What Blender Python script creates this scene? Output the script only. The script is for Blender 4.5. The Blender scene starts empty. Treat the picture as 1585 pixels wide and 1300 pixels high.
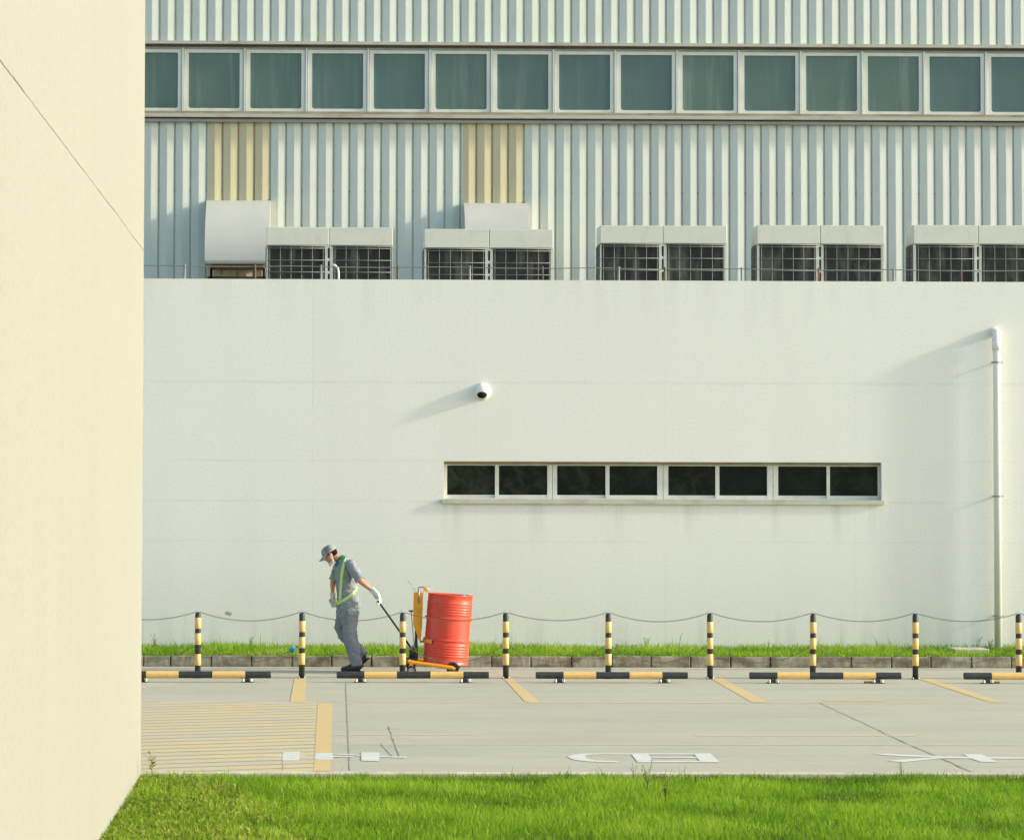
import bpy, bmesh, math, random
import numpy as np
from mathutils import Vector, Matrix, noise
R = math.radians
rnd = random.Random(7)
scene = bpy.context.scene
C = scene.collection

# ---------------------------------------------------------------- camera
W0, H0, F = 1585.0, 1300.0, 4522.0
CAM_Z = 2.46
rotm = Matrix.Rotation(R(-0.94), 3, 'Z') @ Matrix.Rotation(R(90 + 2.3), 3, 'X') @ Matrix.Rotation(R(0.16), 3, 'Z')
p_ = rotm.transposed() @ Vector((0, 1, 0))
CX = 500 - F * p_.x / (-p_.z)
CY = 755 + F * p_.y / (-p_.z)
cam = bpy.data.cameras.new('camera'); camo = bpy.data.objects.new('camera', cam); C.objects.link(camo)
camo.location = (0, 0, CAM_Z); camo.rotation_euler = rotm.to_euler()
cam.sensor_width = 36; cam.lens = F / W0 * 36
cam.shift_x = (W0 / 2 - CX) / W0; cam.shift_y = (CY - H0 / 2) / W0
cam.clip_start = 0.5; cam.clip_end = 2000
scene.camera = camo

def ray(px, py):
    return rotm @ Vector(((px - CX) / F, -(py - CY) / F, -1))
def at(px, py, Y):
    d = ray(px, py); t = Y / d.y
    return Vector((d.x * t, Y, CAM_Z + d.z * t))
def gnd(px, py, z=0.0):
    d = ray(px, py); t = (z - CAM_Z) / d.z
    return Vector((d.x * t, d.y * t, z))

# ---------------------------------------------------------------- light
EL, AZ = R(19), R(84)      # sun low on the right, AZ measured from the facade's normal
w = bpy.data.worlds.new('World'); scene.world = w; w.use_nodes = True
nt = w.node_tree; nt.nodes.clear()
sky = nt.nodes.new('ShaderNodeTexSky'); sky.sky_type = 'NISHITA'; sky.sun_disc = False
sky.sun_elevation = EL; sky.sun_rotation = R(180) - AZ
sky.air_density = 1.0; sky.dust_density = 2.0; sky.ozone_density = 1.0
tin = nt.nodes.new('ShaderNodeMix'); tin.data_type = 'RGBA'; tin.blend_type = 'MULTIPLY'; tin.inputs[0].default_value = 1
tin.inputs[7].default_value = (1.0, 1.03, 1.0, 1)
bg = nt.nodes.new('ShaderNodeBackground'); bg.inputs[1].default_value = 0.15
out = nt.nodes.new('ShaderNodeOutputWorld')
nt.links.new(sky.outputs[0], tin.inputs[6]); nt.links.new(tin.outputs[2], bg.inputs[0]); nt.links.new(bg.outputs[0], out.inputs[0])
sl = bpy.data.lights.new('sun', 'SUN'); sl.energy = 2.0; sl.angle = R(3.0); sl.color = (1.0, 0.95, 0.83)
so = bpy.data.objects.new('sun', sl); C.objects.link(so)
sd = Vector((math.sin(AZ) * math.cos(EL), -math.cos(AZ) * math.cos(EL), math.sin(EL)))
so.rotation_euler = sd.to_track_quat('Z', 'Y').to_euler(); so.location = (30, -10, 20)
vs = scene.view_settings
scene.display_settings.display_device = 'sRGB'
vs.view_transform = 'Standard'; vs.look = 'None'; vs.gamma = 1; vs.exposure = 1.13

# ---------------------------------------------------------------- materials
def new_mat(name):
    m = bpy.data.materials.new(name); m.use_nodes = True
    t = m.node_tree; b = t.nodes['Principled BSDF']
    return m, t, b
def noise_fac(t, scale, detail=4, stretch=(1, 1, 1), lo=0.35, hi=0.65, rough=0.55, dist=0.0):
    g = t.nodes.new('ShaderNodeNewGeometry')
    mp = t.nodes.new('ShaderNodeMapping'); mp.inputs['Scale'].default_value = stretch
    n = t.nodes.new('ShaderNodeTexNoise'); n.inputs['Scale'].default_value = scale
    n.inputs['Detail'].default_value = detail; n.inputs['Roughness'].default_value = rough; n.inputs['Distortion'].default_value = dist
    r = t.nodes.new('ShaderNodeMapRange'); r.inputs[1].default_value = lo; r.inputs[2].default_value = hi
    t.links.new(g.outputs['Position'], mp.inputs[0]); t.links.new(mp.outputs[0], n.inputs[0]); t.links.new(n.outputs[0], r.inputs[0])
    return r.outputs[0], n.outputs[0]
def mix(t, fac, a, b, mode='MIX'):
    m = t.nodes.new('ShaderNodeMix'); m.data_type = 'RGBA'; m.blend_type = mode
    for i, v in ((0, fac), (6, a), (7, b)):
        if isinstance(v, (int, float)): m.inputs[i].default_value = v
        elif isinstance(v, tuple): m.inputs[i].default_value = (*v[:3], 1)
        else: t.links.new(v, m.inputs[i])
    return m.outputs[2]
def mul(t, a, k, add=0.0):
    m = t.nodes.new('ShaderNodeMath'); m.operation = 'MULTIPLY_ADD'
    t.links.new(a, m.inputs[0]); m.inputs[1].default_value = k; m.inputs[2].default_value = add
    return m.outputs[0]
def sc(c, k): return tuple(min(1, x * k) for x in c)
def pm(name, col, rough=0.6, layers=(), bump=None, metallic=0.0, spec=0.4, coat=0.0):
    """layers: (scale, stretch, colour, amount, lo, hi)"""
    m, t, b = new_mat(name)
    c = None
    for (s, st, lc, am, lo, hi) in layers:
        f, _ = noise_fac(t, s, 5, st, lo, hi)
        c = mix(t, mul(t, f, am), c if c is not None else tuple(col), tuple(lc))
    if c is None: b.inputs['Base Color'].default_value = (*col, 1)
    else: t.links.new(c, b.inputs['Base Color'])
    b.inputs['Roughness'].default_value = rough; b.inputs['Metallic'].default_value = metallic
    b.inputs['Specular IOR Level'].default_value = spec; b.inputs['Coat Weight'].default_value = coat
    if bump:
        s, st, strength, dist = bump
        _, n = noise_fac(t, s, 4, st)
        bn = t.nodes.new('ShaderNodeBump'); bn.inputs['Strength'].default_value = strength; bn.inputs['Distance'].default_value = dist
        t.links.new(n, bn.inputs['Height']); t.links.new(bn.outputs[0], b.inputs['Normal'])
    return m
def h2(s):   # sRGB hex -> linear
    v = [int(s[i:i+2], 16) / 255 for i in (0, 2, 4)]
    return tuple(x / 12.92 if x <= 0.04045 else ((x + 0.055) / 1.055) ** 2.4 for x in v)
U = (1, 1, 1)

def wall_mat(name, col, dark, hlines=(), vlines=(), axis=0, streak=0.25, gr=0.36, marks=()):
    m, t, b = new_mat(name)
    f1, _ = noise_fac(t, 0.35, 3, U, 0.35, 0.7)
    f2, _ = noise_fac(t, 1.0, 5, (1.6, 1.6, 0.12), 0.45, 0.75)
    f3, n3 = noise_fac(t, 30, 3, U, 0.35, 0.68)
    c = mix(t, mul(t, f1, 0.35), tuple(col), tuple(sc(col, 0.94)))
    c = mix(t, mul(t, f2, streak), c, tuple(dark))
    c = mix(t, mul(t, f3, gr), c, tuple(sc(dark, 0.93)))
    g = t.nodes.new('ShaderNodeNewGeometry'); sx = t.nodes.new('ShaderNodeSeparateXYZ'); t.links.new(g.outputs['Position'], sx.inputs[0])
    for ax, lst in ((2, hlines), (axis, vlines)):
        for (pos, wd, am) in lst:
            _, nn = noise_fac(t, 1.3, 3)
            ad = t.nodes.new('ShaderNodeMath'); ad.operation = 'MULTIPLY_ADD'; t.links.new(nn, ad.inputs[0]); ad.inputs[1].default_value = 0.03; t.links.new(sx.outputs[ax], ad.inputs[2])
            s1 = t.nodes.new('ShaderNodeMath'); s1.operation = 'SUBTRACT'; t.links.new(ad.outputs[0], s1.inputs[0]); s1.inputs[1].default_value = pos + 0.015
            ab = t.nodes.new('ShaderNodeMath'); ab.operation = 'ABSOLUTE'; t.links.new(s1.outputs[0], ab.inputs[0])
            mr = t.nodes.new('ShaderNodeMapRange'); mr.inputs[1].default_value = wd; mr.inputs[2].default_value = wd * 0.3; mr.inputs[3].default_value = 0; mr.inputs[4].default_value = am
            t.links.new(ab.outputs[0], mr.inputs[0])
            br, _ = noise_fac(t, 2.0, 4, U, 0.35, 0.6)
            mm = t.nodes.new('ShaderNodeMath'); mm.operation = 'MULTIPLY'; t.links.new(mr.outputs[0], mm.inputs[0]); t.links.new(br, mm.inputs[1])
            c = mix(t, mm.outputs[0], c, tuple(sc(dark, 0.45)))
    for (za, zb, am, xl, xr) in marks:      # za full strength -> zb nothing, dirt with run marks
        mz = t.nodes.new('ShaderNodeMapRange'); mz.inputs[1].default_value = zb; mz.inputs[2].default_value = za; t.links.new(sx.outputs[2], mz.inputs[0])
        stp_, _ = noise_fac(t, 2.4, 6, (1.8, 1.8, 0.10), 0.5, 0.72)
        m1 = t.nodes.new('ShaderNodeMath'); m1.operation = 'MULTIPLY'; t.links.new(mz.outputs[0], m1.inputs[0]); t.links.new(stp_, m1.inputs[1])
        fac = mul(t, m1.outputs[0], am)
        if xl is not None:
            a1 = t.nodes.new('ShaderNodeMath'); a1.operation = 'GREATER_THAN'; t.links.new(sx.outputs[0], a1.inputs[0]); a1.inputs[1].default_value = xl
            a2 = t.nodes.new('ShaderNodeMath'); a2.operation = 'LESS_THAN'; t.links.new(sx.outputs[0], a2.inputs[0]); a2.inputs[1].default_value = xr
            a3 = t.nodes.new('ShaderNodeMath'); a3.operation = 'MULTIPLY'; t.links.new(a1.outputs[0], a3.inputs[0]); t.links.new(a2.outputs[0], a3.inputs[1])
            a5 = t.nodes.new('ShaderNodeMath'); a5.operation = 'LESS_THAN'; t.links.new(sx.outputs[2], a5.inputs[0]); a5.inputs[1].default_value = za
            a6 = t.nodes.new('ShaderNodeMath'); a6.operation = 'MULTIPLY'; t.links.new(a3.outputs[0], a6.inputs[0]); t.links.new(a5.outputs[0], a6.inputs[1])
            a4 = t.nodes.new('ShaderNodeMath'); a4.operation = 'MULTIPLY'; t.links.new(fac, a4.inputs[0]); t.links.new(a6.outputs[0], a4.inputs[1]); fac = a4.outputs[0]
        c = mix(t, fac, c, tuple(sc(dark, 0.55)))
    t.links.new(c, b.inputs['Base Color']); b.inputs['Roughness'].default_value = 0.85; b.inputs['Specular IOR Level'].default_value = 0.25
    bn = t.nodes.new('ShaderNodeBump'); bn.inputs['Strength'].default_value = 0.12; bn.inputs['Distance'].default_value = 0.004
    t.links.new(n3, bn.inputs['Height']); t.links.new(bn.outputs[0], b.inputs['Normal'])
    return m

zw = lambda y: at(700, y, 42.2).z
M = {}
M['stucco'] = wall_mat('white_stucco', (0.84, 0.84, 0.76), (0.73, 0.725, 0.64),
                       hlines=[(zw(592), 0.03, 0.12), (zw(713), 0.02, 0.12), (zw(776), 0.02, 0.14), (zw(838), 0.015, 0.10)],
                       vlines=[(-0.15, 0.012, 0.14), (4.95, 0.012, 0.12), (2.2, 0.012, 0.08), (7.7, 0.012, 0.08), (9.2, 0.012, 0.1)],
                       marks=[(zw(436), zw(520), 0.14, None, None), (0.15, 0.75, 0.40, None, None), (zw(780), zw(850), 0.35, at(684, 750, 42.2).x, at(1367, 750, 42.2).x)])
M['cream'] = wall_mat('cream_render', (0.292, 0.294, 0.254), (0.262, 0.258, 0.218), vlines=[(17.4, 0.012, 0.22), (23.6, 0.01, 0.2), (21.0, 0.01, 0.08)], axis=1, streak=0.25, gr=0.55)
M['joint'] = pm('dark_render_joint', (0.17, 0.155, 0.12), 0.9, [(2, U, (0.29, 0.28, 0.235), 1.0, 0.4, 0.6)])
M['clad'] = pm('grey_painted_sheet', (0.62, 0.66, 0.575), 0.5,
               [(1.2, (1, 1, 0.15), (0.56, 0.59, 0.50), 0.5, 0.4, 0.7), (6, (1, 1, 0.3), (0.53, 0.55, 0.5), 0.35, 0.45, 0.7)], spec=0.35)
M['yclad'] = pm('yellow_painted_sheet', (0.61, 0.545, 0.34), 0.5,
               [(1.5, (1, 1, 0.2), (0.50, 0.45, 0.29), 0.6, 0.4, 0.7)], spec=0.35)
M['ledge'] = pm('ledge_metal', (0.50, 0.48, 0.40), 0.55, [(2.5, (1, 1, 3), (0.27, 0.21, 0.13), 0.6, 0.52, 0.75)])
M['ledge_shade'] = pm('ledge_painted_shade', (0.13, 0.11, 0.075), 0.8, [(3, U, (0.06, 0.05, 0.035), 0.7, 0.4, 0.7)])  # dark brown with the shade beneath the ledges put into the colour
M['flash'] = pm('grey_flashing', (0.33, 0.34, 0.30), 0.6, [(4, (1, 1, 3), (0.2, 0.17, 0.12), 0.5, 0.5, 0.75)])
M['frame'] = pm('window_frame_paint', (0.70, 0.71, 0.62), 0.5, [(5, (1, 1, 0.4), (0.54, 0.54, 0.46), 0.45, 0.45, 0.7)])
M['frame2'] = pm('aluminium_frame', (0.68, 0.69, 0.62), 0.4, [(6, U, (0.50, 0.48, 0.40), 0.4, 0.45, 0.7)])
M['hood'] = pm('galvanised_hood', (0.56, 0.55, 0.475), 0.5, [(1.2, (1, 1, 0.4), (0.47, 0.46, 0.41), 0.6, 0.4, 0.7)], metallic=0.0)
M['acbody'] = pm('ac_casing', (0.70, 0.69, 0.57), 0.5, [(2.0, U, (0.60, 0.60, 0.50), 0.5, 0.4, 0.7), (8, (1, 1, 0.3), (0.35, 0.34, 0.28), 0.2, 0.55, 0.8)])
M['accoil'] = pm('ac_coil_fins', (0.02, 0.021, 0.017), 0.7,
               [(5, (1, 1, 0.25), (0.16, 0.17, 0.13), 0.8, 0.48, 0.70), (60, (0.1, 1, 4), (0.05, 0.05, 0.04), 0.5, 0.4, 0.7)])
M['wire'] = pm('galvanised_wire', (0.24, 0.25, 0.21), 0.5)
M['black'] = pm('black_paint', (0.035, 0.038, 0.036), 0.5, [(12, U, (0.09, 0.09, 0.08), 0.5, 0.5, 0.75)])
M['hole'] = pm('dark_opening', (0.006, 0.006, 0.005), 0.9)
M['yellow'] = pm('yellow_reflective_band', (0.80, 0.52, 0.18), 0.45, [(14, U, (0.66, 0.40, 0.13), 0.5, 0.45, 0.7)])
M['bolt'] = pm('pale_bolt', (0.6, 0.58, 0.5), 0.4, metallic=0.3)
M['rust'] = pm('rusty_steel', (0.22, 0.11, 0.05), 0.8, [(20, U, (0.12, 0.07, 0.04), 0.8, 0.4, 0.6)])
M['chain'] = pm('weathered_chain', (0.16, 0.15, 0.12), 0.6, [(20, U, (0.25, 0.15, 0.08), 0.6, 0.4, 0.6)], metallic=0.3)
M['pvc'] = pm('white_pvc', (0.82, 0.82, 0.74), 0.4, [(2, (1, 1, 0.3), (0.72, 0.72, 0.64), 0.5, 0.4, 0.7)])
M['yfaded'] = pm('faded_yellow_road_paint', (0.57, 0.49, 0.31), 0.85, [(2.5, (0.3, 1, 1), (0.50, 0.465, 0.35), 0.9, 0.42, 0.6), (60, U, (0.42, 0.39, 0.30), 0.5, 0.45, 0.7)])
M['ymark'] = pm('yellow_road_paint', (0.68, 0.47, 0.17), 0.8,
               [(5, (0.5, 1, 1), (0.56, 0.45, 0.26), 0.9, 0.47, 0.66), (22, (0.6, 1, 1), (0.46, 0.41, 0.29), 0.9, 0.56, 0.68), (60, U, (0.46, 0.40, 0.27), 0.5, 0.5, 0.7)])
M['ymark_worn'] = pm('worn_yellow_road_paint', (0.66, 0.50, 0.23), 0.85,
               [(1.6, (0.4, 1, 1), (0.51, 0.465, 0.33), 0.9, 0.40, 0.66), (9, (0.3, 1, 1), (0.50, 0.46, 0.33), 0.8, 0.5, 0.66), (60, U, (0.48, 0.42, 0.28), 0.4, 0.5, 0.7)])
M['wmark'] = pm('white_road_paint', (0.64, 0.65, 0.575), 0.8, [(6, (0.5, 1, 1), (0.56, 0.54, 0.43), 0.9, 0.46, 0.68), (25, (0.5, 1, 1), (0.52, 0.49, 0.39), 0.8, 0.56, 0.68), (70, U, (0.62, 0.60, 0.5), 0.5, 0.5, 0.7)])
M['crack'] = pm('joint_crack', (0.21, 0.19, 0.145), 0.9, [(4, U, (0.42, 0.39, 0.30), 0.95, 0.42, 0.6)])
M['earth'] = pm('earth', (0.055, 0.06, 0.02), 1.0, [(5, U, (0.04, 0.075, 0.012), 0.9, 0.4, 0.6)])
M['kerb'] = pm('kerb_stone', (0.37, 0.335, 0.25), 0.9,
              [(2.2, (1.5, 1, 3), (0.12, 0.10, 0.065), 0.95, 0.38, 0.60), (9, (2, 1, 0.6), (0.14, 0.12, 0.075), 0.7, 0.45, 0.66), (25, U, (0.34, 0.31, 0.24), 0.4, 0.5, 0.7)],
              bump=(30, U, 0.4, 0.01))
M['pale'] = pm('pale_kerb', (0.60, 0.56, 0.42), 0.9, [(4, (2, 1, 1), (0.35, 0.32, 0.22), 0.7, 0.4, 0.65)])
M['red'] = pm('red_drum_paint', (0.72, 0.068, 0.030), 0.46, [(3, U, (0.58, 0.05, 0.035), 0.4, 0.4, 0.7), (14, (1, 1, 2), (0.80, 0.12, 0.07), 0.4, 0.5, 0.75), (9, (1, 1, 3), (0.35, 0.06, 0.04), 0.7, 0.64, 0.74)], spec=0.5, coat=0.05)
M['orange'] = pm('orange_paint', (0.78, 0.33, 0.015), 0.42, [(10, U, (0.50, 0.2, 0.02), 0.6, 0.5, 0.75)])
M['steel'] = pm('bare_steel', (0.36, 0.35, 0.3), 0.4, metallic=0.5)
M['rubber'] = pm('black_rubber', (0.022, 0.020, 0.018), 0.75)
M['skin'] = pm('skin', (0.50, 0.26, 0.155), 0.55, [(12, U, (0.42, 0.20, 0.12), 0.4, 0.4, 0.7)])
M['cloth'] = pm('grey_work_cloth', (0.26, 0.285, 0.305), 0.9, [(9, (1, 1, 0.5), (0.19, 0.21, 0.22), 0.7, 0.4, 0.65), (60, U, (0.29, 0.31, 0.32), 0.3, 0.4, 0.7)], bump=(14, (1, 1, 1.6), 0.6, 0.03))
M['trouser'] = pm('blue_grey_work_cloth', (0.215, 0.245, 0.265), 0.9, [(9, (1, 1, 0.5), (0.165, 0.19, 0.21), 0.8, 0.4, 0.65), (60, U, (0.26, 0.29, 0.31), 0.3, 0.4, 0.7)], bump=(14, (1, 1, 1.6), 0.6, 0.03))
M['cap'] = pm('grey_cap_cloth', (0.30, 0.325, 0.31), 0.9, [(40, U, (0.25, 0.27, 0.26), 0.5, 0.4, 0.7)])
M['capd'] = pm('dark_grey_cap_panel', (0.17, 0.19, 0.19), 0.9)
M['green'] = pm('green_collar_cloth', (0.01, 0.16, 0.10), 0.8)
M['lime'] = pm('lime_webbing', (0.36, 0.62, 0.07), 0.6)
M['refl'] = pm('silver_reflective_tape', (0.68, 0.72, 0.50), 0.35)
M['glove'] = pm('white_cotton_glove', (0.66, 0.66, 0.57), 0.9, [(25, U, (0.55, 0.54, 0.46), 0.6, 0.4, 0.7)])
M['hair'] = pm('black_hair', (0.012, 0.010, 0.009), 0.9, spec=0.1)
M['shoe'] = pm('black_leather', (0.022, 0.022, 0.02), 0.5)
M['lens'] = pm('dark_lens', (0.05, 0.02, 0.02), 0.2)
M['brown'] = pm('stained_shaded_lintel', (0.30, 0.24, 0.14), 0.85, [(3, (1, 1, 2), (0.42, 0.38, 0.26), 0.8, 0.4, 0.65)])  # brown holds both staining and the shade under the window head
M['sill'] = pm('concrete_sill', (0.55, 0.54, 0.44), 0.85, [(3, (1, 1, 2), (0.36, 0.33, 0.24), 0.7, 0.45, 0.7)])
M['roof'] = pm('grey_roof', (0.3, 0.3, 0.28), 0.9, [(1, U, (0.2, 0.2, 0.18), 0.6, 0.4, 0.7)])
M['blue'] = pm('blue_plastic', (0.03, 0.33, 0.55), 0.4)
M['stain'] = pm('brown_patch', (0.50, 0.44, 0.33), 0.9, [(30, U, (0.36, 0.30, 0.21), 0.7, 0.4, 0.6)])

def glass_mat(name, base, lite, amt, refl_rough=0.06, streaks=True, spec=0.5):
    m, t, b = new_mat(name)
    f, _ = noise_fac(t, 1.1, 3, U, 0.35, 0.7)
    f2, _ = noise_fac(t, 2.2, 5, (3.2, 1, 0.22), 0.5, 0.78)
    f3, n3 = noise_fac(t, 4.5, 4, U, 0.4, 0.68, dist=0.8)
    c = mix(t, mul(t, f, 0.5), tuple(base), tuple(sc(base, 0.78)))
    c = mix(t, mul(t, f2 if streaks else f3, amt), c, tuple(lite))
    t.links.new(c, b.inputs['Base Color']); b.inputs['Roughness'].default_value = refl_rough; b.inputs['Specular IOR Level'].default_value = spec
    oi = t.nodes.new('ShaderNodeObjectInfo'); c = mix(t, mul(t, oi.outputs['Random'], 0.85), c, tuple((base[0] * 0.66, base[1] * 0.78, base[2] * 0.95)))
    t.links.new(c, b.inputs['Base Color'])
    _, nb = noise_fac(t, 1.6, 2)
    bn = t.nodes.new('ShaderNodeBump'); bn.inputs['Strength'].default_value = 0.25; bn.inputs['Distance'].default_value = 0.01
    t.links.new(nb, bn.inputs['Height']); t.links.new(bn.outputs[0], b.inputs['Normal'])
    return m
M['glass'] = glass_mat('teal_window_glass', (0.092, 0.148, 0.114), (0.20, 0.25, 0.20), 0.85)
M['dglass'] = glass_mat('dark_window_glass', (0.008, 0.014, 0.010), (0.045, 0.055, 0.040), 0.8, 0.12, False, spec=0.15)

def concrete(name):
    m, t, b = new_mat(name)
    f1, _ = noise_fac(t, 0.5, 4, (0.35, 1.0, 1), 0.35, 0.68)
    f2, _ = noise_fac(t, 3.0, 5, (0.12, 1.6, 1), 0.42, 0.68)
    f5, _ = noise_fac(t, 1.1, 5, (0.3, 0.8, 1), 0.45, 0.62); f6, _ = noise_fac(t, 20, 5, (0.25, 1, 1), 0.52, 0.7)
    f3, n3 = noise_fac(t, 60, 3, U, 0.35, 0.65)
    f4, _ = noise_fac(t, 1.6, 4, (0.5, 1, 1), 0.56, 0.72)
    c = mix(t, mul(t, f1, 0.6), (0.52, 0.49, 0.355), (0.445, 0.42, 0.305))
    c = mix(t, mul(t, f2, 0.45), c, (0.57, 0.535, 0.40))
    c = mix(t, mul(t, f4, 0.4), c, (0.36, 0.34, 0.265))
    c = mix(t, mul(t, f5, 0.55), c, (0.43, 0.41, 0.32)); c = mix(t, mul(t, f6, 0.4), c, (0.34, 0.315, 0.24))
    c = mix(t, mul(t, f3, 0.45), c, (0.34, 0.32, 0.25))
    t.links.new(c, b.inputs['Base Color']); b.inputs['Roughness'].default_value = 0.9
    b.inputs['Specular IOR Level'].default_value = 0.2
    return m
M['concrete'] = concrete('brushed_concrete')

def grass_mat(name, dark, mid, lite, dry, trans=0.45):
    m, t, b = new_mat(name)
    at_ = t.nodes.new('ShaderNodeAttribute'); at_.attribute_name = 'tint'
    r = t.nodes.new('ShaderNodeValToRGB'); e = r.color_ramp.elements
    e[0].position = 0.0; e[0].color = (*dark, 1); e[1].position = 1.0; e[1].color = (*dry, 1)
    x = e.new(0.45); x.color = (*mid, 1); x = e.new(0.86); x.color = (*lite, 1)
    t.links.new(at_.outputs['Fac'], r.inputs[0])
    f, _ = noise_fac(t, 0.9, 4, U, 0.35, 0.65)
    c = mix(t, mul(t, f, 0.5), r.outputs[0], tuple(mid))
    t.links.new(c, b.inputs['Base Color']); b.inputs['Roughness'].default_value = 0.65; b.inputs['Specular IOR Level'].default_value = 0.2
    tr = t.nodes.new('ShaderNodeBsdfTranslucent'); t.links.new(c, tr.inputs[0])
    ms = t.nodes.new('ShaderNodeMixShader'); ms.inputs[0].default_value = trans
    t.links.new(b.outputs[0], ms.inputs[1]); t.links.new(tr.outputs[0], ms.inputs[2])
    t.links.new(ms.outputs[0], t.nodes['Material Output'].inputs[0])
    return m
M['grass'] = grass_mat('grass_blades', (0.075, 0.165, 0.010), (0.215, 0.385, 0.018), (0.38, 0.54, 0.05), (0.48, 0.45, 0.13))
M['grass2'] = grass_mat('creeper_leaves', (0.09, 0.13, 0.015), (0.25, 0.32, 0.04), (0.36, 0.42, 0.07), (0.40, 0.27, 0.10))

# ---------------------------------------------------------------- mesh helpers
class MB:
    def __init__(s): s.v = []; s.f = []; s.sm = []
    def add(s, vs_, fs, smooth=False):
        k = len(s.v); s.v += [tuple(v) for v in vs_]
        for f in fs: s.f.append(tuple(k + i for i in f)); s.sm.append(smooth)
        return s
    def box(s, x0, x1, y0, y1, z0, z1):
        return s.add([(x, y, z) for x in (x0, x1) for y in (y0, y1) for z in (z0, z1)],
                     [(0, 1, 3, 2), (4, 6, 7, 5), (0, 4, 5, 1), (2, 3, 7, 6), (0, 2, 6, 4), (1, 5, 7, 3)])
    def bbox(s, x0, x1, y0, y1, z0, z1, b=0.006):   # box with its edges chamfered
        bm = bmesh.new(); bmesh.ops.create_cube(bm, size=1)
        for v in bm.verts: v.co = Vector(((x0 + x1) / 2 + v.co.x * (x1 - x0), (y0 + y1) / 2 + v.co.y * (y1 - y0), (z0 + z1) / 2 + v.co.z * (z1 - z0)))
        bmesh.ops.bevel(bm, geom=bm.edges[:], offset=b, segments=2, affect='EDGES', profile=0.6)
        bm.verts.index_update(); s.add([v.co for v in bm.verts], [[v.index for v in f.verts] for f in bm.faces]); bm.free(); return s
    def loft(s, secs, n=16, cap=True, smooth=True, up=None):
        """secs: (centre, a, b): a along the in-plane normal, b along `up` x tangent"""
        k = len(s.v); P = [Vector(c[0]) for c in secs]
        for i, (c, a, b) in enumerate(secs):
            T = (P[min(i + 1, len(P) - 1)] - P[max(i - 1, 0)]).normalized()
            ref = Vector(up) if up else (Vector((0, 1, 0)) if abs(T.y) < 0.9 else Vector((1, 0, 0)))
            bdir = (ref - T * ref.dot(T)).normalized(); adir = bdir.cross(T)
            for j in range(n):
                q = 2 * math.pi * j / n
                s.v.append(tuple(P[i] + adir * (a * math.cos(q)) + bdir * (b * math.sin(q))))
        for i in range(len(secs) - 1):
            for j in range(n):
                a0 = k + i * n + j; a1 = k + i * n + (j + 1) % n
                s.f.append((a0, a1, a1 + n, a0 + n)); s.sm.append(smooth)
        if cap:
            s.f.append(tuple(k + j for j in reversed(range(n)))); s.sm.append(False)
            s.f.append(tuple(k + (len(secs) - 1) * n + j for j in range(n))); s.sm.append(False)
        return s
    def tube(s, pts, r, n=8, cap=True, r2=None):
        m = len(pts); return s.loft([(p, r if r2 is None else r + (r2 - r) * i / (m - 1), r if r2 is None else r + (r2 - r) * i / (m - 1)) for i, p in enumerate(pts)], n, cap)
    def chain(s, pts):   # round cones with balls at the ends, for remeshing: (centre, radius)
        for i in range(len(pts) - 1): s.loft([(pts[i][0], pts[i][1], pts[i][1]), (pts[i + 1][0], pts[i + 1][1], pts[i + 1][1])], 14)
        for c, r in pts: s.ball(c, (r, r, r), 12, 8)
        return s
    def ball(s, c, r, n=16, m=10, rot=None):
        k = len(s.v); c = Vector(c); rm = rot or Matrix.Identity(3)
        for i in range(m + 1):
            th = math.pi * i / m
            for j in range(n):
                q = 2 * math.pi * j / n
                s.v.append(tuple(c + rm @ Vector((r[0] * math.sin(th) * math.cos(q), r[1] * math.sin(th) * math.sin(q), r[2] * math.cos(th)))))
        for i in range(m):
            for j in range(n):
                a0 = k + i * n + j; a1 = k + i * n + (j + 1) % n
                s.f.append((a0, a0 + n, a1 + n, a1)); s.sm.append(True)
        return s
    def lathe(s, prof, c=(0, 0, 0), n=24, rot=None, smooth=True):
        k = len(s.v); c = Vector(c); rm = rot or Matrix.Identity(3)
        for (r, z) in prof:
            for j in range(n):
                q = 2 * math.pi * j / n; s.v.append(tuple(c + rm @ Vector((r * math.cos(q), r * math.sin(q), z))))
        for i in range(len(prof) - 1):
            for j in range(n):
                a0 = k + i * n + j; a1 = k + i * n + (j + 1) % n
                s.f.append((a0, a1, a1 + n, a0 + n)); s.sm.append(smooth)
        return s
    def prism(s, pts, d):  # polygon pts extruded by vector d
        n = len(pts); d = Vector(d); a = [Vector(p) for p in pts]
        return s.add(a + [p + d for p in a], [tuple(range(n - 1, -1, -1)), tuple(range(n, 2 * n))] + [(i, (i + 1) % n, (i + 1) % n + n, i + n) for i in range(n)])
    def build(s, name, mat, parent=None, clean=False):
        me = bpy.data.meshes.new(name)
        off = Vector((0, 0, 0))
        if parent is not None:
            off = Vector(parent.get('_w', (0, 0, 0)))
        me.from_pydata([tuple(Vector(v) - off) for v in s.v], [], s.f); me.polygons.foreach_set('use_smooth', s.sm)
        bm = bmesh.new(); bm.from_mesh(me)
        if clean: bmesh.ops.remove_doubles(bm, verts=bm.verts, dist=1e-5)
        bmesh.ops.recalc_face_normals(bm, faces=bm.faces); bm.to_mesh(me); bm.free()
        me.materials.append(mat); me.update()
        o = bpy.data.objects.new(name, me); C.objects.link(o)
        if parent is not None: o.parent = parent; o['_w'] = list(off)
        return o
ALL = []
def tag(o, label=None, cat=None, group=None, kind=None):
    for k, v in (('label', label), ('category', cat), ('group', group), ('kind', kind)):
        if v: o[k] = v
    return o
def thing(name, loc, label, cat, group=None):
    o = bpy.data.objects.new(name, None); C.objects.link(o); o.location = loc; o['_w'] = list(loc)
    o.empty_display_size = 0.2
    return tag(o, label, cat, group)
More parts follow.
